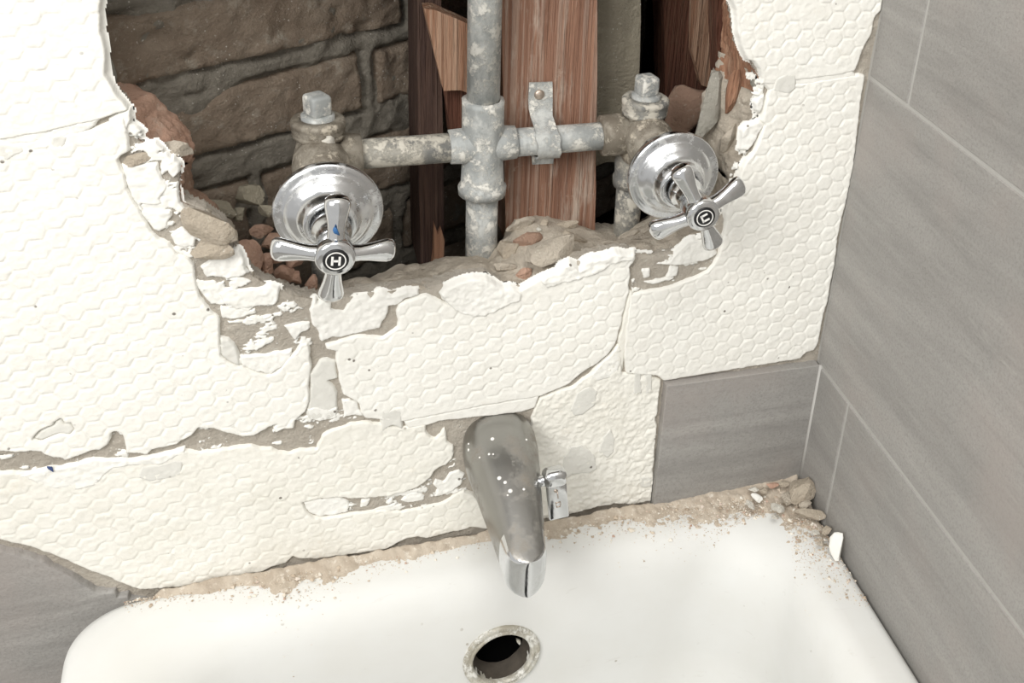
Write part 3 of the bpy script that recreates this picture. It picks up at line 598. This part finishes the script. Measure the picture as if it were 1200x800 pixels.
# ------------------------------------------------------------------ water pipes
YP = 0.07
pl, pr = at((410, 182), YP), at((730, 158), YP)
hx, hz_l, hz_r = 0.4325, pl[2], pr[2]
vx = 0.5525; zc0 = (hz_l + hz_r) / 2
T = thing('water_pipe', (vx, YP, 0.20), 'galvanised pipe cross feeding both tub valves, with an upright riser', 'pipe')
riser = lathe((vx, YP, zc0 + 0.036), (0.0, 0, 1), [(0, .0125), (.25, .0125)], 40, True, 0.0006, 1); obj('riser', *riser, M_galv, T)
lower = lathe((vx, YP, 0.195), (0, 0, 1), [(0, .0125), (zc0 - 0.195 - 0.03, .0125)], 40, True, 0.0008, 2); obj('lower_pipe', *lower, M_galv, T)
def ring_prof(a, b, r, lip, lw=0.004): return [(a, r + lip - .001), (a + .001, r + lip), (a + lw, r + lip), (a + lw + .0015, r), (b - lw - .0015, r), (b - lw, r + lip), (b - .001, r + lip), (b, r + lip - .001)]
cross = merge([lathe((vx, YP, zc0 - 0.042), (0, 0, 1), [(0, .0125), (.0005, .0185), (.007, .0188), (.009, .0168), (.03, .0160), (.05, .0158), (.076, .0158), (.080, .0162), (.0805, .0125)], 44, False, 0.0010, 3),
               lathe((vx - 0.026, YP, zc0), (1, 0, (hz_r - hz_l) / (pr[0] - pl[0])), [(0, .0118), (.0005, .0132), (.010, .0138), (.042, .0138), (.0515, .0132), (.052, .0118)], 40, False, 0.0008, 4)])
obj('cross_fitting', *cross, M_galv, T)
lv = np.array([hx, YP, hz_l]); rv = np.array([0.683, YP, hz_r + 0.001])
def arm(a, b, r, seed): d = b - a; return lathe(a, d, [(0, r), (np.linalg.norm(d), r)], 36, True, 0.0008, seed)
obj('left_arm', *arm(lv, np.array([vx, YP, zc0]), .0115, 5), M_galv_dirty, T)
obj('right_arm', *arm(np.array([vx, YP, zc0]), rv, .0112, 6), M_galv, T)
def valve(c, coup, seed, lean, side):
    b = lathe(c - np.array([0, 0, .026]), (0, 0, 1), [(0, .0125), (.002, .0155), (.014, .0175), (.03, .0178), (.038, .0160), (.043, .0155)], 40, True, .0007, seed)
    h = lathe(c + np.array([0, .012, 0]), (0, -1, 0), [(0, .010), (.002, .0165), (.020, .0195), (.032, .0205), (.036, .0195), (.040, .0165), (.05, .0150)], 40, True, .0006, seed + 1)
    body = obj('valve_body', *merge([b, h]), M_brassbody, T)
    k = lathe(coup[0], coup[1] - coup[0], [(0, .0115), (.0008, .0165), (.014, .0172), (np.linalg.norm(coup[1] - coup[0]), .0155)], 36, True, .0005, seed + 2)
    obj('coupling', *k, M_brassbody, T)
    z0 = c[2] + .016
    col = lathe((c[0], c[1], z0), (0, 0, 1), [(0, .0155), (.001, .0182), (.004, .0188), (.005, .0176), (.007, .0190), (.0085, .0178), (.0105, .0192), (.0135, .0192), (.015, .0178), (.0155, .0125), (.013, .0118)], 40, False, .0006, seed + 3)
    obj('collar', *col, M_galv_dirty if side else M_brassbody, T)
    pv = merge([lathe((c[0], c[1], z0 + .010), (0, 0, 1), [(0, .0120), (.008, .0118), (.0085, .009)], 30),
                box((c[0], c[1], z0 + .0255), (.0158, .0158, .0165), rotz=lean, bev=.0028, seg=3)])
    obj('square_plug', *pv, M_galv, T)
valve(lv, (lv + np.array([.030, 0, 0]), lv + np.array([.008, 0, 0])), 20, 0.5, False)
valve(rv, (rv - np.array([.036, 0, .0008]), rv - np.array([.010, 0, 0])), 30, 0.25, True)
for c, nm, mt in ((lv, 'drop_pipe', M_galv_dirty), (rv, 'drop_pipe', M_galv_dirty)):
    cx_ = c + (np.array([-.004, .010, 0]) if c is rv else np.array([0, .006, 0]))
    g = merge([lathe((cx_[0], cx_[1], 0.20), (0, 0, 1), [(0, .0112), (c[2] - .2 - .04, .0112)], 32, True, .0007, 41),
               lathe((cx_[0], cx_[1], c[2] - .052), (0, 0, 1), [(0, .0112), (.0005, .0150), (.008, .0152), (.010, .0135), (.022, .0145), (.030, .0125)], 32, False, .0012, 42)])
    obj(nm, *g, mt, T)
lump = rock(lv + np.array([.004, -.016, .017]), (.020, .010, .018), (0, .2, 0), 5, 2); obj('cement_lump', *lump, M_pale, T)

# strap that holds the pipe to the stud
sx = at((645, 160), .058)[0]; zs = hz_l + (hz_r - hz_l) * (sx - pl[0]) / (pr[0] - pl[0])
path = [(YS - .0012, zs + .044), (YS - .0012, zs + .030), (YS - .002, zs + .022), (YS - .006, zs + .016)]
for a in np.linspace(math.radians(52), math.radians(-62), 12): path.append((YP - .0128 * math.cos(a) + .0, zs + .0128 * math.sin(a)))
path += [(YS - .0025, zs - .017), (YS - .0012, zs - .020), (YS - .0012, zs - .027)]
path = np.array(path); tn = np.gradient(path, axis=0); nr_ = np.stack([-tn[:, 1], tn[:, 0]], 1); nr_ /= np.linalg.norm(nr_, axis=1, keepdims=True)
if nr_[0, 0] > 0: nr_ = -nr_
V = []; wv = np.linspace(-1, 1, 5)
for i, (p, n_) in enumerate(zip(path, nr_)):
    hw = .0092 + .0006 * math.sin(i * 1.3); off = -0.0045 * (1 - i / len(path)) + .0015
    row = [(sx + off + q * hw, *(p + n_ * .0016)) for q in wv] + [(sx + off + q * hw, *p) for q in wv[::-1]]
    V += row
Fs = grid_faces(len(path), 10, True) + [tuple(reversed(range(10))), tuple(range((len(path) - 1) * 10, len(path) * 10))]
ST = thing('pipe_strap', (sx, YS, zs), 'bent metal strap screwed to the stud over the right pipe arm', 'strap')
obj('band', np.array(V), Fs, M_galv, ST, smooth=True).modifiers.new('edges', 'EDGE_SPLIT').split_angle = math.radians(40)
scz = zs + .034; sxx = sx - .004
obj('screw', *lathe((sxx, YS - .0022, scz), (0, -1, 0), [(0, .0042), (.001, .0042), (.0022, .0030), (.0026, .0)], 20, False), M_screw, ST)

# ------------------------------------------------------------------ tap handles
def spoke(c, ang, L=.0385, back=.0065):
    d = np.array([math.cos(ang), 0, math.sin(ang)]); s = np.array([-math.sin(ang), 0, math.cos(ang)]); n = np.array([0, -1.0, 0])
    V = []; st = [(.004, .0068, .0068), (.010, .0056, .0062), (.016, .0052, .0056), (.022, .0060, .0054), (.028, .0073, .0056), (.033, .0082, .0058), (.036, .0078, .0056), (.0378, .0060, .0046), (.0387, .0032, .0028), (.0390, .0002, .0002)]
    N = 20
    for t, a, b in st:
        o_ = c + d * (t * L / .039) + np.array([0, back * (t / .039) ** 1.5, 0])
        for k in range(N):
            q = 2 * math.pi * k / N; V.append(o_ + s * a * math.cos(q) + n * b * math.sin(q))
    return np.array(V), grid_faces(len(st), N, True)
def tap(x, z, rot, letter, label):
    g = thing('tap_handle', (x, -0.012, z), label, 'tap handle', 'tub tap handles')
    c = np.array([x, 0.0, z])
    esc = [(-.004, .0335), (-.0036, .0352), (0, .0362), (.002, .0362), (.0035, .0352), (.0042, .0325), (.0048, .0300), (.0060, .0288), (.0085, .0272), (.0105, .0245), (.012, .0220), (.0135, .0205), (.017, .0188), (.021, .0176), (.0225, .0165), (.0228, .0130), (.0200, .0122)]
    e = obj('escutcheon', *lathe(c + np.array([0, -.008, 0]), (0, -1, 0), esc, 64, False), M_chrome_dusty, g)
    obj('stem', *lathe(c + np.array([0, .045, 0]), (0, -1, 0), [(0, .0150), (.030, .0150), (.0305, .0112), (.075, .0112), (.0755, .0128), (.086, .0128), (.088, .0105), (.098, .0095), (.106, .0095)], 36), M_chrome_dusty if letter == 'H' else M_chrome, g)
    h = np.array([x, -.0685, z])
    obj('hub', *lathe(h + np.array([0, .016, 0]), (0, -1, 0), [(0, .0100), (.004, .0112), (.010, .0118), (.016, .0124), (.021, .0126), (.0235, .0118), (.0245, .0098), (.0246, .0)], 40, False), M_chrome, g)
    for k in range(4): obj('spoke', *spoke(h, rot + k * math.pi / 2), M_chrome, g)
    f = h + np.array([0, -.0084, 0])
    b = obj('index_button', *lathe(f, (0, -1, 0), [(0, .0080), (.0006, .0080), (.0012, .0074), (.0013, .0)], 36, False), M_black, g)
    y = f[1] - .0015; R = rot - (math.pi / 2 if False else 0)
    ca, sa = math.cos(R), math.sin(R)
    def lb(cx_, cz_, w_, h_):
        M = Matrix(((ca, 0, -sa), (0, 1, 0), (sa, 0, ca)))
        return box((x + ca * cx_ - sa * cz_, y, z + sa * cx_ + ca * cz_), (w_, .0006, h_), M=M)
    rg = lathe((x, y + .0004, z), (0, -1, 0), [(0, .0056), (.0005, .0056), (.0005, .0063), (0, .0063), (0, .0056)], 36, False)
    if letter == 'H': parts = [lb(-.0022, 0, .0014, .0062), lb(.0022, 0, .0014, .0062), lb(0, 0, .0036, .0013)]
    else: parts = [lb(-.0021, 0, .0013, .0058), lb(.0004, .00225, .0048, .0013), lb(.0004, -.00225, .0048, .0013)]
    obj('letter', *merge(parts + [rg]), M_paint, b, smooth=False)
    return g, e
tapH, escH = tap(0.4333, 0.3255, math.radians(-6), 'H', 'chrome cross handle marked H with its round flange, left of the pipe')
tapC, escC = tap(0.6825, 0.3352, math.radians(27), 'C', 'chrome cross handle marked C with its round flange, at the right of the hole')
V, Fc = rock((0.4333 + .0015, -.0735, 0.3255 + .0185), (.004, .003, .010), (0, -.4, 0), 9, 2)
o = obj('paint_mark', V, Fc, M_blue, tapH); o['label'] = 'blue paint smear on the upper spoke'

# ------------------------------------------------------------------ right-hand wall of grey tiles
rb = box((XR + 0.0093, -1.0, 0.6), (0.02, 2.4, 2.2)); wr = obj('wall_right', *rb, M_grout, None, smooth=False)
props(wr, 'right-hand wall of large grey stone-look tiles with pale grout', 'wall', kind='structure')
zj = [-0.48, -0.1415, 0.1335, 0.4065, 0.6815, 0.9565, 1.23]; gap = .0015
for i in range(len(zj) - 1):
    js = [0.0, -0.0605, -0.655, -1.25, -2.0] if i % 2 == 1 else [0.0, -0.355, -0.95, -1.55, -2.0]
    for y1, y0 in zip(js[:-1], js[1:]):
        ya, yb = y0 + gap, y1 - gap if y1 < 0 else -0.0005
        V, Fc = box((XR + .0010, (ya + yb) / 2, (zj[i] + zj[i + 1]) / 2), (.005, yb - ya, zj[i + 1] - zj[i] - 2 * gap), bev=.0007, seg=1)
        obj('wall_tile', V, Fc, M_tile_y, wr, smooth=False)

# ------------------------------------------------------------------ bathtub
TX0, TX1, TY0, TY1 = 0.232, XR - 0.0022, -1.62, -0.0012
PROF = [(.0, -.40), (.0, -.030), (.0005, -.012), (.003, -.004), (.007, -.0008), (.012, 0), (.030, 0), (.036, -.0006), (.042, -.003), (.048, -.0075), (.053, -.014), (.057, -.022)]
zq = -.027
while zq > -.125: PROF.append((.057 + .010 * (1 - math.exp((zq + .022) / .03)) + .0, zq)); zq -= .005
PROF += [(.070, -.16), (.078, -.22), (.095, -.28), (.125, -.32), (.17, -.338), (.25, -.345)]
OVC = np.array([0.5492, -0.0672, -0.0765])
def rrect(d):
    x0, x1, y0, y1 = TX0 + d, TX1 - d, TY0 + d, TY1 - d; P = []
    rl = .045 + d * .55; rr = .006 + d * 1.0; ns = 110; nc = 20
    cor = [(x0, y1, rl, 180, 90), (x1, y1, rr, 90, 0), (x1, y0, rr, 0, -90), (x0, y0, rl, -90, -180)]
    nseg = (ns, 90, 30, 90)
    pts = []
    for (cx_, cy_, r, a0, a1) in cor:
        sx_ = 1 if cx_ == x0 else -1; sy_ = -1 if cy_ == y1 else 1
        arc = []
        for k in range(nc + 1):
            a = math.radians(a0 + (a1 - a0) * k / nc); arc.append((cx_ + sx_ * r + r * math.cos(a), cy_ + sy_ * r + r * math.sin(a)))
        pts.append(arc)
    for i in range(4):
        P += pts[i]; a = np.array(pts[i][-1]); b = np.array(pts[(i + 1) % 4][0])
        for k in range(1, nseg[i]): t = k / nseg[i]; P.append(tuple(a * (1 - t) + b * t))
    return P
V = []
for d, z in PROF: V += [(x, y, z) for x, y in rrect(d)]
V = np.array(V); n = len(V) // len(PROF); Fg = np.array(grid_faces(len(PROF), n, True))
cen = V[Fg].mean(1); keep = np.linalg.norm(cen - OVC, axis=1) > 0.0285
Fg = [tuple(int(i) for i in f) for f in Fg[keep]]; Fg.append(tuple(range((len(PROF) - 1) * n, len(PROF) * n)))
TB = thing('bathtub', (0.54, -0.8, -0.40), 'white enamelled bathtub with rounded corner under the broken wall', 'bathtub')
obj('tub_shell', V, Fg, M_tub, TB)
on = np.array([0, -1, 0.10]); on /= np.linalg.norm(on)
obj('overflow_ring', *lathe(OVC, on, [(-.004, .0315), (.0006, .0325), (.0020, .0322), (.0028, .0305), (.0030, .0290), (.0022, .0278), (.0034, .0270), (.0040, .0262), (.0034, .0250), (.0010, .0240), (-.006, .0236)], 64, False, .0005, 8), M_ring, TB)
pipe_in = obj('overflow_pipe', *lathe(OVC, on, [(-.0005, .0238), (-.010, .0230), (-.013, .0215), (-.022, .0210), (-.05, .0205)], 48, False, .0008, 9), M_inside, TB)
obj('overflow_shade_disc', *lathe(OVC - on * .017, on, [(0, .0), (.0, .0222), (.001, .0222)], 40, False), M_void, TB)  # black disc added where the pipe is only in shade
V, Fc = rock(OVC + np.array([.0145, .004, .010]), (.006, .010, .004), (0, .8, .3), 3, 2); obj('bracket_tab', V, Fc, M_ring, TB)
def tub_z(x, y):
    d = np.minimum(np.minimum(-y - .0012, TX1 - x), x - TX0)
    return np.interp(d, [p[0] for p in PROF[1:]], [p[1] for p in PROF[1:]])

# dust and residue banked along the tub rim (uncountable)
wx = [.27, .30, .34, .365, .385, .41, .44, .48, .53, .58, .61, .66, .70, .74, .78, .815, .8425]
ww = [.009, .010, .012, .020, .040, .030, .020, .014, .009, .011, .019, .026, .026, .040, .052, .075, .115]
xs = np.arange(.255, .8425, .0016); ys = -np.arange(.0006, .13, .0016)
X, Y = np.meshgrid(xs, ys, indexing='ij'); p = np.stack([X.ravel(), Y.ravel(), np.zeros(X.size)], -1)
wd = np.interp(X, wx, ww); a1 = fbm(p, 45, 5, 91, .6).reshape(X.shape); a2 = fbm(p, 260, 3, 95).reshape(X.shape)
cor = sst(.10, .0, np.hypot(X - XR, Y))
hh = .0045 * (1 - (-Y) / wd) + .0042 * a1 + .0016 * a2 - .0014 + .004 * cor + .017 * np.exp(Y / .0045)
hh = hh - .03 * sst(.30, .268, X)
hh = np.where(hh > 0, np.minimum(hh, .016), hh * .6)
dust = mesh_from_grid('mortar_dust', X, Y, tub_z(X, Y) + hh + .00005, hh > -.002, M_dust, None)
props(dust, 'tan mortar dust and dried residue along the tub rim', 'dust', kind='stuff')
CV = []; CF = []; kk = 0; o8 = np.array([(1, 0, 0), (-1, 0, 0), (0, 1, 0), (0, -1, 0), (0, 0, 1), (0, 0, -1)], float)
f8 = [(0, 2, 4), (2, 1, 4), (1, 3, 4), (3, 0, 4), (2, 0, 5), (1, 2, 5), (3, 1, 5), (0, 3, 5)]
for _ in range(12000):
    x = rng.uniform(.27, .842) if rng.random() < .35 else .842 - abs(rng.normal(0, .06)); wv_ = np.interp(x, wx, ww)
    y = -.001 - abs(rng.normal(0, .72)) * wv_
    if x < .27 or y < -.16: continue
    r = rng.uniform(.0002, .0007) * (1.0 if rng.random() < .90 else rng.uniform(2, 3.6))
    v = o8 * r * rng.uniform(.5, 1.5, (6, 1)); a = rng.uniform(0, 6.28); R_ = np.array([[math.cos(a), -math.sin(a), 0], [math.sin(a), math.cos(a), 0], [0, 0, .7]])
    hloc = max(0, .0045 * (1 + y / wv_)) * .8
    CV.append(v @ R_.T + np.array([x, y, float(tub_z(np.array(x), np.array(y))) + hloc + r * .3])); CF += [tuple(i + kk for i in f) for f in f8]; kk += 6
o = obj('mortar_crumbs', np.concatenate(CV), CF, M_crumb, None, smooth=False); props(o, 'fine mixed plaster crumbs scattered over the tub rim', 'crumbs', kind='stuff')

# ------------------------------------------------------------------ tub spout
SX = 0.5555
ST_ = [(.0045, .0270, .1225, .068, 2.7), (-.001, .0288, .1240, .066, 2.7), (-.010, .0292, .1240, .0655, 2.7), (-.022, .0286, .1225, .0645, 2.7), (-.036, .0268, .1190, .062, 2.7), (-.052, .0244, .1135, .0585, 2.7), (-.068, .0220, .1070, .055, 2.6), (-.084, .0196, .1000, .052, 2.9), (-.098, .0175, .0940, .0495, 3.3), (-.108, .0160, .0895, .0480, 3.8)]
yc, rn = -.108, .0160
for q in (15, 30, 42, 54, 64, 73, 81, 87): y = yc - rn * math.sin(math.radians(q)); ST_.append((y, rn * math.cos(math.radians(q)), .0895 + (y - yc) * .42, .0480 - .0005, 4.5))
V = []; N = 56
for y, w_, zt, zb, e in ST_:
    cz = (zt + zb) / 2; hz_ = (zt - zb) / 2
    for k_ in range(N):
        a = 2 * math.pi * k_ / N; c_, s_ = math.cos(a), math.sin(a)
        V.append((SX + w_ * math.copysign(abs(c_) ** (2 / e), c_), y, cz + hz_ * math.copysign(abs(s_) ** (2 / e), s_)))
V = np.array(V); Fg = grid_faces(len(ST_), N, True); m_ = (len(ST_) - 1) * N
SPT = thing('tub_spout', (SX, 0.0, 0.095), 'dulled chrome tub spout with paint specks over the overflow', 'spout')
bodyF = []; noseF = []
for f in Fg + [tuple(range(m_, m_ + N))]:
    q = V[list(f)]; nn = np.cross(q[1] - q[0], q[2] - q[0]); nn /= np.linalg.norm(nn) + 1e-12
    (noseF if (q[:, 1].mean() < -.098 and abs(nn[2]) < .62) else bodyF).append(f)
sb = obj('spout_body', V, bodyF, M_spout, SPT)
used = sorted({i for f in noseF for i in f}); rm = {i: j for j, i in enumerate(used)}
nz_ = obj('spout_nose', V[used], [tuple(rm[i] for i in f) for f in noseF], M_chrome, SPT)
bvh = BVHTree.FromPolygons([tuple(v) for v in V], Fg)
for i, (px, r) in enumerate([((577, 514), 1.7), ((549, 527), 1.3), ((549, 520), 1.0), ((573, 532), 1.1), ((578, 532), .9), ((562, 536), .9), ((585, 560), 1.8), ((592, 565), 1.5), ((598, 575), 1.9), ((617, 515), 1.1), ((595, 580), .9), ((614, 573), 1.2)]):
    h, nrm, _, _ = bvh.ray_cast(Vector(EYE), Vector(ray(px)).normalized())
    if h is None: continue
    n_ = np.array(nrm); n_ = n_ if n_ @ (EYE - np.array(h)) > 0 else -n_
    g = lathe(np.array(h) - n_ * .0003, n_, [(0, r * .001), (.0006, r * .0008), (.0008, r * .0004), (.00085, 0)], 10, False)
    obj('paint_speck', *g, M_paint, sb)
lc = at((651, 574), -.058)
LV = thing('diverter_lever', tuple(lc), 'small chrome diverter lever at the right side of the tub spout', 'lever')
Mr = np.array(Matrix.Rotation(math.radians(-4), 3, 'Y') @ Matrix.Rotation(math.radians(-12), 3, 'X'))
def LX(v): return (np.asarray(v) - lc) @ Mr.T + lc
V, Fc = box(lc + np.array([0, 0, .012]), (.0190, .016, .0150), bev=.0055, seg=4); obj('lever_head', LX(V), Fc, M_chrome, LV)
V, Fc = box(lc + np.array([.001, .001, -.008]), (.0165, .0050, .036), bev=.0016, seg=2); lp = obj('lever_plate', LX(V), Fc, M_chrome, LV)
V, Fc = merge([lathe(lc + np.array([0, -.0012, .000]), (0, -1, 0), [(0, .0016), (.0006, .0016), (.0006, 0)], 14, False), box(lc + np.array([.0012, -.0016, -.004]), (.0007, .0006, .006)), box(lc + np.array([.0008, -.0016, -.0105]), (.0045, .0006, .0007)), box(lc + np.array([.0008, -.0016, -.0145]), (.0035, .0006, .0007)), lathe(lc + np.array([.001, -.0012, -.0125]), (0, -1, 0), [(0, .0022), (.0006, .0022), (.0006, .0017), (0, .0017)], 16, False)])
obj('engraved_mark', LX(V), Fc, M_screw, lp)
V, Fc = lathe(lc + np.array([-.018, .002, .010]), (1, 0, 0), [(0, .0045), (.016, .0045)], 16); obj('pivot_pin', V, Fc, M_chrome, LV)
V, Fc = lathe((SX - .006, .02, .1), (0, -1, 0), [(0, .0105), (.022, .0105)], 24); obj('supply_nipple', V, Fc, M_galv_dirty, SPT)

# ------------------------------------------------------------------ rubble
tv = []; tf = []; kk = 0                            # surfaces that rubble rests on: the lofted broken edges
for o_ in (L2, L3, L4, L5):
    tv += [tuple(v.co) for v in o_.data.vertices]; tf += [tuple(i + kk for i in p_.vertices) for p_ in o_.data.polygons]; kk = len(tv)
EDGE = BVHTree.FromPolygons(tv, tf)
def chunk(name, px, size_px, Y, mat, label, cat='rubble', rot=0.0, seed=0, depth=0.75, sub=2, group=None, plane='y', flat=None, tilt=0.0):
    if plane == 'y': c = at(px, Y)
    else: c = at(px, Y, 2)
    s = np.linalg.norm(c - EYE) / F_PX
    if plane == 'y': size = (size_px[0] * s * 1.05, min(size_px) * s * depth * 1.2, size_px[1] * s * 1.12); r3 = (tilt, rot, 0)
    else: size = (size_px[0] * s * 1.05, size_px[1] * s * 1.25, (flat or .6) * min(size_px) * s); r3 = (tilt, 0, rot)
    if plane == 'y':
        dr = ray(px); dr = dr / np.linalg.norm(dr); hit = EDGE.ray_cast(Vector(EYE), Vector(dr))[0]
        if hit is not None and np.linalg.norm(np.array(hit) - EYE) < np.linalg.norm(c - EYE) + size[1] * .35: c = np.array(hit) - dr * size[1] * .22
    V, Fc = rock(c, size, r3, seed, sub)
    o = obj(name, V, Fc, mat, None, smooth=False, origin=(c[0], c[1], V[:, 2].min()))
    if len(Fc) > 100:
        o.data.polygons.foreach_set('use_smooth', np.ones(len(Fc), bool)); o.modifiers.new('edges', 'EDGE_SPLIT').split_angle = math.radians(24)
    return props(o, label, cat, group)
G = 'rubble on the ledge of the hole'
for a in [
 ('stone', (238, 260), (70, 34), .002, M_tan, 'long speckled tan stone set in the left broken edge', 'stone', .62, 1),
 ('stone', (251, 290), (50, 30), .002, M_tan, 'tan stone below the long speckled one, above a white patch', 'stone', -.35, 2),
 ('mortar_lump', (163, 186), (48, 15), .003, M_tan, 'curled tan mortar lump below the orange brick end', 'mortar', -.12, 3),
 ('mortar_lump', (157, 157), (20, 46), .010, M_greymortar, 'grey upright mortar lump left of the orange brick end', 'mortar', .15, 4),
 ('mortar_lump', (205, 175), (48, 22), .018, M_ledge, 'layered taupe mortar lump under the orange brick end', 'mortar', .35, 5),
 ('rubble_chunk', (296, 228), (44, 42), .066, M_pier, 'large grey chunk against the brick wall, left of the H flange', 'rubble', .3, 6),
 ('rubble_chunk', (281, 250), (18, 20), .058, M_pier, 'small round grey chunk below the large grey one', 'rubble', 0, 7),
 ('rubble_chunk', (313, 247), (24, 20), .058, M_pier, 'grey chunk touching the lower right of the large grey one', 'rubble', .4, 8),
 ('rubble_chunk', (258, 245), (42, 26), .058, M_pier, 'brown-grey slab leaning behind the long speckled stone', 'rubble', .5, 9),
 ('rubble_chunk', (291, 300), (32, 50), .050, M_terra, 'smooth pinkish brick piece along the left ledge', 'rubble', -.55, 10),
 ('rubble_chunk', (306, 270), (30, 16), .062, M_terra_dark, 'dusty brown brick crumb lying under the grey chunks', 'rubble', .1, 11),
 ('rubble_chunk', (320, 283), (28, 22), .060, M_terra_dark, 'brownish brick piece behind the left spoke of handle H', 'rubble', -.2, 12),
 ('rubble_chunk', (318, 301), (30, 16), .054, M_terra, 'orange brick piece with a flat top under the left spoke', 'rubble', -.2, 13),
 ('rubble_chunk', (332, 318), (30, 26), .052, M_terra, 'largest orange brick lump below the left spoke of handle H', 'rubble', .3, 14),
 ('rubble_chunk', (312, 313), (20, 18), .050, M_terra, 'orange brick lump against the pinkish ledge piece', 'rubble', .1, 15),
 ('rubble_chunk', (346, 305), (20, 22), .058, M_terra, 'orange brick lump close below the left spoke tip of handle H', 'rubble', .2, 16),
 ('rubble_chunk', (348, 326), (16, 20), .050, M_terra, 'narrow orange brick lump left of the lower spoke of handle H', 'rubble', .15, 17),
 ('rubble_chunk', (366, 332), (16, 24), .050, M_terra, 'orange brick lump touching the lower spoke of handle H', 'rubble', .1, 18),
 ('rubble_chunk', (330, 266), (18, 20), .068, M_terra_dark, 'brown brick crumb beside the left rim of the H flange', 'rubble', .5, 19),
 ('rubble_chunk', (345, 282), (22, 22), .066, M_terra_dark, 'brown brick crumb behind the left spoke, under the H flange', 'rubble', .3, 20),
 ('rubble_chunk', (596, 293), (36, 32), .046, M_tan, 'round tan lump right of the pipe foot', 'rubble', .1, 21),
 ('rubble_chunk', (588, 314), (34, 11), .022, M_ledge, 'flat grey sliver under the round tan lump', 'rubble', .12, 22),
 ('rubble_chunk', (615, 320), (26, 15), .014, M_terra, 'small orange brick flake at the front of the ledge', 'rubble', -.25, 23),
 ('rubble_chunk', (612, 263), (42, 18), .074, M_ledge, 'grey-tan lump at the foot of the stud', 'rubble', -.1, 24),
 ('rubble_chunk', (637, 262), (15, 14), .072, M_tan, 'triangular tan chip at the foot of the stud', 'rubble', .7, 25),
 ('rubble_chunk', (632, 269), (11, 8), .064, M_pale, 'small pale chip in front of the triangular one', 'rubble', .4, 26),
 ('rubble_chunk', (664, 264), (38, 13), .072, M_tan, 'pinkish tan slab lying against the stud', 'rubble', .12, 27),
 ('rubble_chunk', (677, 280), (42, 15), .052, M_tan, 'flat pale stone tilted down to the right on the ledge', 'rubble', .5, 28),
 ('rubble_chunk', (620, 282), (36, 20), .056, M_terra_dark, 'pinkish brick rubble behind the round tan lump', 'rubble', -.15, 29),
 ('rubble_chunk', (652, 300), (70, 40), .022, M_ledge, 'broad taupe mortar boulder in the middle of the ledge', 'rubble', -.25, 30),
 ('mortar_lump', (740, 274), (32, 13), .058, M_ledge, 'curled mortar flake under the right drop pipe', 'mortar', -.3, 31),
 ('mortar_lump', (830, 130), (36, 92), .046, M_greymortar, 'tall grey mortar lump right of the C valve', 'mortar', .12, 32),
 ('wood_piece', (861, 100), (20, 74), .024, M_brownwood, 'torn orange-brown wood on the right edge of the hole', 'wood', .12, 33),
 ('mortar_lump', (883, 92), (16, 36), .012, M_greymortar, 'small grey mortar lump on the upper right edge', 'mortar', -.1, 34),
 ('mortar_lump', (852, 165), (24, 50), .030, M_ledge, 'taupe mortar lump behind the top of the C flange', 'mortar', .25, 35)]:
    nm, px, sp, Y, mt, lb_, ct, ro, se = a
    chunk(nm, px, sp, Y, mt, lb_, ct, ro, se, group=G, sub=3 if max(sp) > 26 else 2)
G2 = 'rubble in the corner of the tub rim'
for a in [
 ((936, 575), (40, 28), .010, M_tan, 'largest tan chunk in the corner of the tub rim', .6, 41, .9),
 ((924, 583), (26, 13), .006, M_ledge, 'flat taupe chunk left of the largest corner one', .4, 42, .7),
 ((911, 595), (16, 17), .006, M_pale, 'whitish chip left of the corner rubble', .3, 43, .7),
 ((950, 602), (34, 15), .005, M_tan, 'pale slab lying in front of the corner chunks', -.2, 44, .7),
 ((880, 592), (10, 14), .004, M_pale, 'oval pale chip beside a white one on the rim', .1, 46, .7),
 ((887, 584), (9, 13), .004, M_skim, 'small white chip touching the oval pale one', .5, 47, .7),
 ((895, 574), (11, 9), .005, M_tan, 'tan pebble by the grey tile foot', .2, 48, .8),
 ((884, 573), (12, 8), .005, M_pale, 'cream pebble leftmost by the grey tile foot', -.4, 49, .8),
 ((906, 568), (16, 8), .006, M_terra, 'orange brick crumb by the grey tile foot', .1, 50, .8),
 ((908, 606), (13, 6), .003, M_pale, 'curved pale flake below the whitish chip', -.5, 51, .6),
 ((955, 624), (10, 8), .003, M_pale, 'pale crumb left of the white shard', .2, 52, .7),
 ((969, 621), (12, 9), .004, M_tan, 'tan crumb above the white shard', .3, 53, .7),
 ((962, 637), (9, 6), .003, M_ledge, 'brown crumb beside the foot of the white shard', 0, 54, .7),
 ((943, 592), (15, 9), .006, M_ledge, 'taupe crumb behind the pale slab', 0, 55, .8),
 ((918, 567), (12, 9), .006, M_tan, 'tan crumb touching the largest corner chunk', 0, 56, .8)]:
    px, sp, z, mt, lb_, ro, se, fl = a; z += .005; sp = (sp[0] * 1.15, sp[1] * 1.15)
    chunk('rubble_chunk', px, sp, z, mt, lb_, 'rubble', ro, se, group=G2, plane='z', flat=fl)
c = at((981, 641), .010, 2); V, Fc = rock(c, (.0075, .016, .026), (-.5, .5, .35), 57, 2, 7, .03)
props(obj('plaster_shard', V, Fc, M_skim, None, smooth=False, origin=V.mean(0)), 'white plaster shard standing against the right wall', 'rubble', G2)
V, Fc = rock(at((59, 549), -.001), (.004, .003, .008), (0, -.3, 0), 58, 2); props(obj('plastic_bit', V, Fc, M_bluebit, None, origin=V.mean(0)), 'tiny dark blue bit stuck in the left seam', 'debris')

# ------------------------------------------------------------------ floor under it all
V, Fc = box((0.2, -0.9, -0.41), (2.6, 2.6, 0.02)); o = obj('floor', V, Fc, M_floor, None, smooth=False); props(o, 'grey cement bathroom floor under the tub', 'floor', kind='structure')
